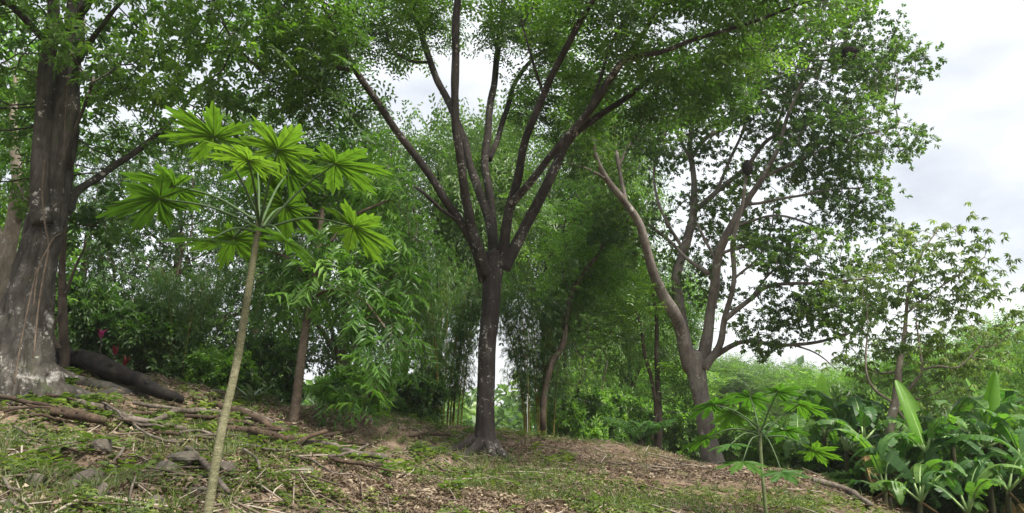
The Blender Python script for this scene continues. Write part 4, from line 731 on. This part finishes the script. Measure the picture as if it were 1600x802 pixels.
lying('fallen_branch', 'pale bent branch running left from behind the foreground papaya stem', [(240, 670, 8), (258, 660, 9), (276, 655, 9), (318, 650, 8), (346, 654, 7)], M['log_pale'])
lying('fallen_log', 'short brown rotting log half sunk below the long pale branch', [(78, 658, 18), (120, 662, 19), (162, 668, 15)], M['log_brown'], 12, .2, lift=.3, cat='log')
lying('fallen_branch', 'thin crooked stick crossing the long pale branch', [(160, 637, 3.5), (189, 658, 4), (209, 678, 4), (257, 703, 5), (285, 702, 5)], M['log_pale'], 6)
lying('fallen_log', 'reddish brown rotting log right of the papaya stem with an upturned fork', [(346, 678, 15), (380, 684, 16), (420, 692, 16), (458, 702, 13)], M['log_brown'], 14, .22, [[(452, 698, gY(455, 704), 9), (470, 690, gY(470, 704), 8), (488, 681, gY(488, 704), 8), (510, 674, gY(505, 706), 7)]], cat='log')
lying('fallen_branch', 'dark branch leaning down from the spiky rosette to the slim trunk', [(330, 640, 10), (360, 652, 11), (388, 663, 11), (420, 676, 10), (452, 688, 9)], M['log_brown'], lift=.8)
lying('fallen_log', 'grey log lying right of the reddish log, pointing at the central tree', [(468, 700, 10), (511, 708, 12), (553, 718, 13), (604, 728, 11)], M['log_pale'], 12, .2, cat='log')
lying('fallen_branch', 'branch sloping down to the bottom edge behind the papaya stem', [(290, 712, 7), (310, 728, 9), (330, 755, 9), (356, 790, 8)], M['log_pale'])
lying('fallen_branch', 'thin straight stick above the grey log', [(497, 693, 3), (540, 698, 3), (580, 705, 3)], M['log_brown'], 6)
lying('fallen_branch', 'small curved stick in the bottom left corner', [(4, 766, 6), (12, 780, 6), (30, 786, 5)], M['log_pale'], 7)
lying('fallen_branch', 'thin upright stick near the pale rocks at bottom left', [(200, 800, 4), (204, 778, 4), (210, 760, 3)], M['log_pale'], 6)
lying('fallen_branch', 'short dark stick low on the slope near the bottom right of centre', [(882, 778, 5), (902, 788, 6), (920, 796, 5)], M['log_brown'], 7)
for k, (L, m_, lab) in enumerate([
    ([(-10, 628, 7), (40, 640, 7), (85, 648, 6), (130, 656, 5)], 'log_brown', 'dark branch running just below the long pale branch at left'),
    ([(150, 648, 6), (205, 655, 7), (262, 662, 6)], 'log_brown', 'dark stick tucked under the lower end of the dark log'),
    ([(300, 662, 7), (350, 668, 8), (392, 676, 7), (430, 690, 5)], 'log_brown', 'dark branch just above the reddish brown log'),
    ([(356, 640, 5), (390, 652, 6), (430, 672, 5), (452, 684, 4)], 'log_pale', 'pale slanting stick under the spiky rosette'),
    ([(230, 684, 6), (265, 690, 6), (300, 690, 5), (338, 700, 4)], 'log_brown', 'dark stick left of the papaya stem under the pale bent branch'),
    ([(330, 700, 5), (375, 706, 6), (415, 712, 5), (450, 716, 4)], 'log_pale', 'pale stick below the reddish brown log'),
    ([(380, 715, 4), (400, 730, 5), (405, 750, 4)], 'log_pale', 'short pale stick pointing downhill right of the papaya'),
    ([(20, 680, 4), (45, 692, 5), (72, 690, 4)], 'log_pale', 'short curved stick near the left edge on the slope'),
    ([(60, 720, 4), (95, 716, 5), (128, 728, 4)], 'log_brown', 'thin dark stick above the largest flat-topped rock'),
    ([(170, 742, 4), (185, 725, 5), (192, 712, 4)], 'log_pale', 'thin stick leaning right of the largest flat-topped rock'),
    ([(520, 728, 5), (560, 738, 6), (600, 740, 5)], 'log_brown', 'dark stick just below the grey log'),
    ([(640, 690, 4), (670, 684, 5), (705, 690, 4)], 'log_brown', 'short dark stick left of the central trunk base')]):
    lying('fallen_branch', lab, L, M[m_], 8, .2, lift=.7)
rs = np.random.default_rng(123)
for k in range(20):                                             # the tangle of thin dead sticks across the left bank
    px = rs.uniform(0, 560); py = 622 + px * .14 + rs.uniform(-14, 44); L = rs.uniform(45, 120); sl = rs.normal(.12, .28); w = rs.uniform(3.5, 7)
    o_ = lying('dead_stick', 'slender dead stick in the tangle of fallen branches across the left bank', [(px + L * t, py + L * t * sl + rs.normal(0, 4), w * (1 - .45 * t)) for t in (0, .35, .7, 1)], M['log_pale' if k % 3 == 0 else 'log_brown'], 7, .2, lift=rs.uniform(.8, 2.2)); o_['group'] = 'dead sticks in the tangle on the left bank'
lying('fallen_branch', 'weathered branch half buried on the bare soil mound at right', [(1270, 756, 9), (1300, 764, 10), (1335, 782, 10), (1362, 800, 8)], M['log_pale'], 9, .3, lift=.1)
def rock(px, py, w, h, label, seed):
    c = G(px, py); sx, sz = PX(w, c) / 2, PX(h, c) / 2; a = np.linspace(0, pi, 13)[1:-1]; b = np.linspace(0, 2 * pi, 19)[:-1]; A, B = np.meshgrid(a, b, indexing='ij')
    U = np.concatenate([np.stack([np.sin(A) * np.cos(B), np.sin(A) * np.sin(B), np.cos(A)], -1).reshape(-1, 3), [[0, 0, 1.]], [[0, 0, -1.]]]); rr = np.random.default_rng(seed); N_ = randdir(rr, 11); d = rr.uniform(.62, .95, 11); dots = U @ N_.T; rad = np.min(np.where(dots > .12, d / np.maximum(dots, .12), 9), 1); rad = np.minimum(rad, 1.15) * (1 + .12 * (fbm(U * 3 + seed, seed, 3) - .5))
    V = U * rad[:, None] * np.array([sx, sx * .8, sz * 1.25]) + c + np.array([0, sx * .1, sz * .8]); na, nb = len(a), len(b); i = np.arange(na - 1)[:, None] * nb; j = np.arange(nb)[None]; k = (j + 1) % nb; Q = np.stack([i + j, i + nb + j, i + nb + k, i + k], -1).reshape(-1, 4); j = j[0]; k = k[0]; o = na * nb
    T3 = np.vstack([np.stack([0 * j + o, j, k], -1), np.stack([0 * j + o + 1, (na - 1) * nb + k, (na - 1) * nb + j], -1)]); tag(mk('rock', V, [Q, T3], M['rock'], org=c, smooth=False), label, 'rock', 'rocks on the lower left slope')
for k, a in enumerate([(138, 762, 50, 26, 'largest flat-topped rock at lower left'), (110, 778, 26, 24, 'pale rock just left of the largest flat-topped rock'), (156, 784, 30, 26, 'rock just right of the largest flat-topped rock'), (158, 708, 32, 26, 'dark rounded rock below the thin crooked stick'), (262, 744, 36, 24, 'pale angular rock left of the papaya stem, lower of a pair'), (282, 730, 44, 24, 'dark rock left of the papaya stem, upper of a pair'), (242, 796, 38, 22, 'pale rock on the bottom edge left of the papaya stem'), (52, 764, 30, 20, 'grey rock near the left edge above the bottom corner'), (14, 800, 26, 20, 'brown rock in the bottom left corner'), (350, 742, 30, 22, 'rock just right of the foreground papaya stem'), (308, 778, 30, 18, 'small flat rock left of the papaya stem near the bottom'), (472, 742, 34, 14, 'dark rock under the grey log')]): rock(*a, 100 + k)
p = W(824, 672, 18.5); p[2] = Hp(p[0], p[1]); q = W(824, 618, 18.5); th = thing('thin_post', 'thin pale post standing behind the crest right of the central trunk', 'post', p); mk('pole', *tube(np.array([p - (0, 0, .2), p, q]), .012, 8), M['post'], th); mk('cap', *tube(np.array([q, q + (0, 0, .03)]), .026, 8), M['post'], th)
a_, b_ = W(885, 619, 22), W(1085, 645, 22); t_ = np.linspace(0, 1, 30)[:, None]; tag(mk('overhead_cable', *tube(a_ + (b_ - a_) * t_ - np.array([0, 0, .12]) * 4 * t_ * (1 - t_), .005, 5), M['cable'], org=a_), 'thin pale cable strung behind the crest and the twin stems', 'cable')

# ------------------------------------------------------------------ ground cover, litter, straw, twigs
r = np.random.default_rng(91)
def scatter(n, dens=None):
    Y = r.uniform(4.3, 19, n * 3); u = r.uniform(-120, 1720, n * 3); x = (u - 800) / FPX * Y * 1.0; keep = r.uniform(0, 1, n * 3) < np.clip(1.4 - Y / 17, .35, 1)
    if dens is not None: keep &= r.uniform(0, 1, n * 3) < dens(x, Y, u)
    x, Y = x[keep][:n], Y[keep][:n]; return np.stack([x, Y, H(x, Y)], -1)
def nz2(x, y, s, seed): return fbm(np.stack([x * s, y * s, 0 * x], -1), seed, 3)
def dry_zone(x, y):         # the raked, drier stretch of the slope right of the central tree
    return np.maximum(np.clip(1 - np.hypot((x - 2.6) / 3.2, (y - 13) / 4.2), 0, 1), .28 * np.clip(1.3 - np.hypot((x - 4.5) / 1.6, (y - 11.2) / 2.0), 0, 1))
def d_cover(x, y, u): return np.clip((nz2(x, y, .9, 5) - .45) * 6, .04, 1) * np.clip(1.1 - 1.5 * dry_zone(x, y) - .5 * np.clip((y - 11) / 4, 0, 1) - .45 * (x < -1.5) * (y > 7), .06, 1)
t_cov = [tmpl([leaf((0, 0, .01), (math.cos(a), math.sin(a), r.uniform(.1, .9)), (0, 0, 1), r.uniform(.035, .06), r.uniform(.022, .038), .1, .3, None) for a in r.uniform(0, 6.28, 6)]) for _ in range(8)]
t_cov += [tmpl([leaf((0, 0, .018 * k), (math.cos(k * 2.4), math.sin(k * 2.4), .3), (0, 0, 1), r.uniform(.05, .08), r.uniform(.03, .05), .1, .3, True) for k in range(6)]) for _ in range(4)]
P = scatter(24000, d_cover); k = len(P); V, F, R_ = stamp(t_cov, P, randdir(r, k) * np.array([1, 1, .15]), nrm(randdir(r, k) * .35 + np.array([0, 0, 1])), r.uniform(.45, 1.15, k), r, np.clip(r.normal(.5, .25, k), 0, 1))
kind(mk('ground_cover', V, F, M['cover_leaf'], None, R_, False), 'stuff')
t_weed = [tmpl([leaf((0, 0, .03 + .014 * k), (math.cos(k * 2.4), math.sin(k * 2.4), r.uniform(.1, .6)), (0, 0, 1), r.uniform(.07, .12), r.uniform(.045, .075), .12, .35, None) for k in range(6)]) for _ in range(6)]
P = scatter(2600, lambda x, y, u: np.clip((nz2(x, y, .9, 55) - .48) * 8, .0, 1) * (x < 1.0)); k = len(P); V, F, R_ = stamp(t_weed, P, nrm(randdir(r, k) * np.array([1, 1, .1])), nrm(randdir(r, k) * .3 + np.array([0, 0, 1])), r.uniform(.55, 1.25, k), r, np.clip(r.normal(.5, .28, k), 0, 1))
kind(mk('broadleaf_weeds', V, F, M['cover_leaf'], None, R_, False), 'stuff')
t_gr = [tmpl([leaf((r.normal(scale=.015), r.normal(scale=.015), 0), (r.normal(scale=.5), r.normal(scale=.5), 1), (r.normal(), r.normal(), .2), r.uniform(.08, .2), .008, .1, .2) for _ in range(7)]) for _ in range(6)]
P = scatter(3800, lambda x, y, u: np.clip((nz2(x, y, .6, 15) - .46) * 7, .02, 1)); k = len(P); V, F, R_ = stamp(t_gr, P, nrm(randdir(r, k) * np.array([1, 1, 0]) + 1e-3), np.tile([0, 0, 1.], (k, 1)), r.uniform(.6, 1.3, k), r, np.clip(r.normal(.5, .3, k), 0, 1))
kind(mk('grass', V, F, M['grass'], None, R_, False), 'stuff')
t_lit = [tmpl([leaf((r.normal(scale=.05), r.normal(scale=.05), r.uniform(0, .03)), (math.cos(a), math.sin(a), r.normal(scale=.35)), (r.normal(scale=.5), r.normal(scale=.5), 1), r.uniform(.05, .12), r.uniform(.025, .05), r.uniform(-.4, .5), r.uniform(-.3, .5)) for a in r.uniform(0, 6.28, 5)]) for _ in range(10)]
P = np.vstack([scatter(32000, lambda x, y, u: np.clip((nz2(x, y, .7, 25) - .36) * 5, .12, 1)), scatter(16000, lambda x, y, u: .9 * (y > 11) * (nz2(x, y, .7, 25) > .4) + .1 * (y > 11))]); k = len(P); P[:, 2] += .008; V, F, R_ = stamp(t_lit, P, nrm(randdir(r, k) * np.array([1, 1, 0]) + 1e-3), np.tile([0, 0, 1.], (k, 1)), r.uniform(.4, .85, k), r, np.clip(r.normal(.42, .28, k), 0, 1))
kind(mk('leaf_litter', V, F, M['litter'], None, R_, False), 'stuff')
t_st = [tmpl([leaf((r.normal(scale=.06), r.normal(scale=.06), r.uniform(0, .03)), (math.cos(a), math.sin(a), r.normal(scale=.12)), (r.normal(scale=.4), r.normal(scale=.4), 1), r.uniform(.06, .2), .011, .1, r.uniform(-.2, .3)) for a in r.uniform(-2.2, 2.2, 6)]) for _ in range(8)]
P = scatter(8000, lambda x, y, u: np.clip(dry_zone(x, y) * 1.5, .02, 1) * np.clip((nz2(x, y, 1.1, 66) - .36) * 6, .15, 1)); k = len(P); P[:, 2] += .015; V, F, R_ = stamp(t_st, P, nrm(randdir(r, k) * np.array([.4, .4, 0]) + np.array([1., 0, 0])), np.tile([0, 0, 1.], (k, 1)), r.uniform(.6, 1.2, k), r, np.clip(r.normal(.5, .28, k), 0, 1))
kind(mk('dry_straw', V, F, M['straw'], None, R_, False), 'stuff')
tw = []; P = scatter(1500, lambda x, y, u: np.clip((nz2(x, y, .5, 35) - .35) * 4, .1, 1)); R_ = []
for p in P:
    L = r.uniform(.15, .9); a = r.uniform(0, 6.28); d = np.array([math.cos(a), math.sin(a), 0]); q = np.array([p, p + d * L * .5 + r.normal(scale=.03, size=3), p + d * L]); q[:, 2] = H(q[:, 0], q[:, 1]) + r.uniform(.005, .04) + np.array([0, .02, r.uniform(0, .08)])
    v = tube(q, r.uniform(.003, .012) * np.array([1, .9, .6]), 4, cap=False); tw.append(v); R_ += [r.uniform(0, 1)] * 8
V, F = merge(tw); kind(mk('twig_litter', V, F, M['twig'], None, R_), 'stuff')
hz = bpy.data.materials.new('haze'); hz.use_nodes = True; n = hz.node_tree.nodes; n.remove(n['Principled BSDF']); pv = n.new('ShaderNodeVolumePrincipled'); pv.inputs['Color'].default_value = (.93, .96, 1, 1); pv.inputs['Density'].default_value = .0005; pv.inputs['Anisotropy'].default_value = .2
hz.node_tree.links.new(pv.outputs[0], n['Material Output'].inputs['Volume'])
hv = np.array([(x, y, z) for x in (-420., 420) for y in (-220., 420) for z in (float(Z.min()) - 1.5, 26.)]); hf = np.array([(0, 1, 3, 2), (4, 6, 7, 5), (0, 4, 5, 1), (2, 3, 7, 6), (0, 2, 6, 4), (1, 5, 7, 3)])
kind(mk('haze', hv, hf, hz, None, None, False), 'stuff')
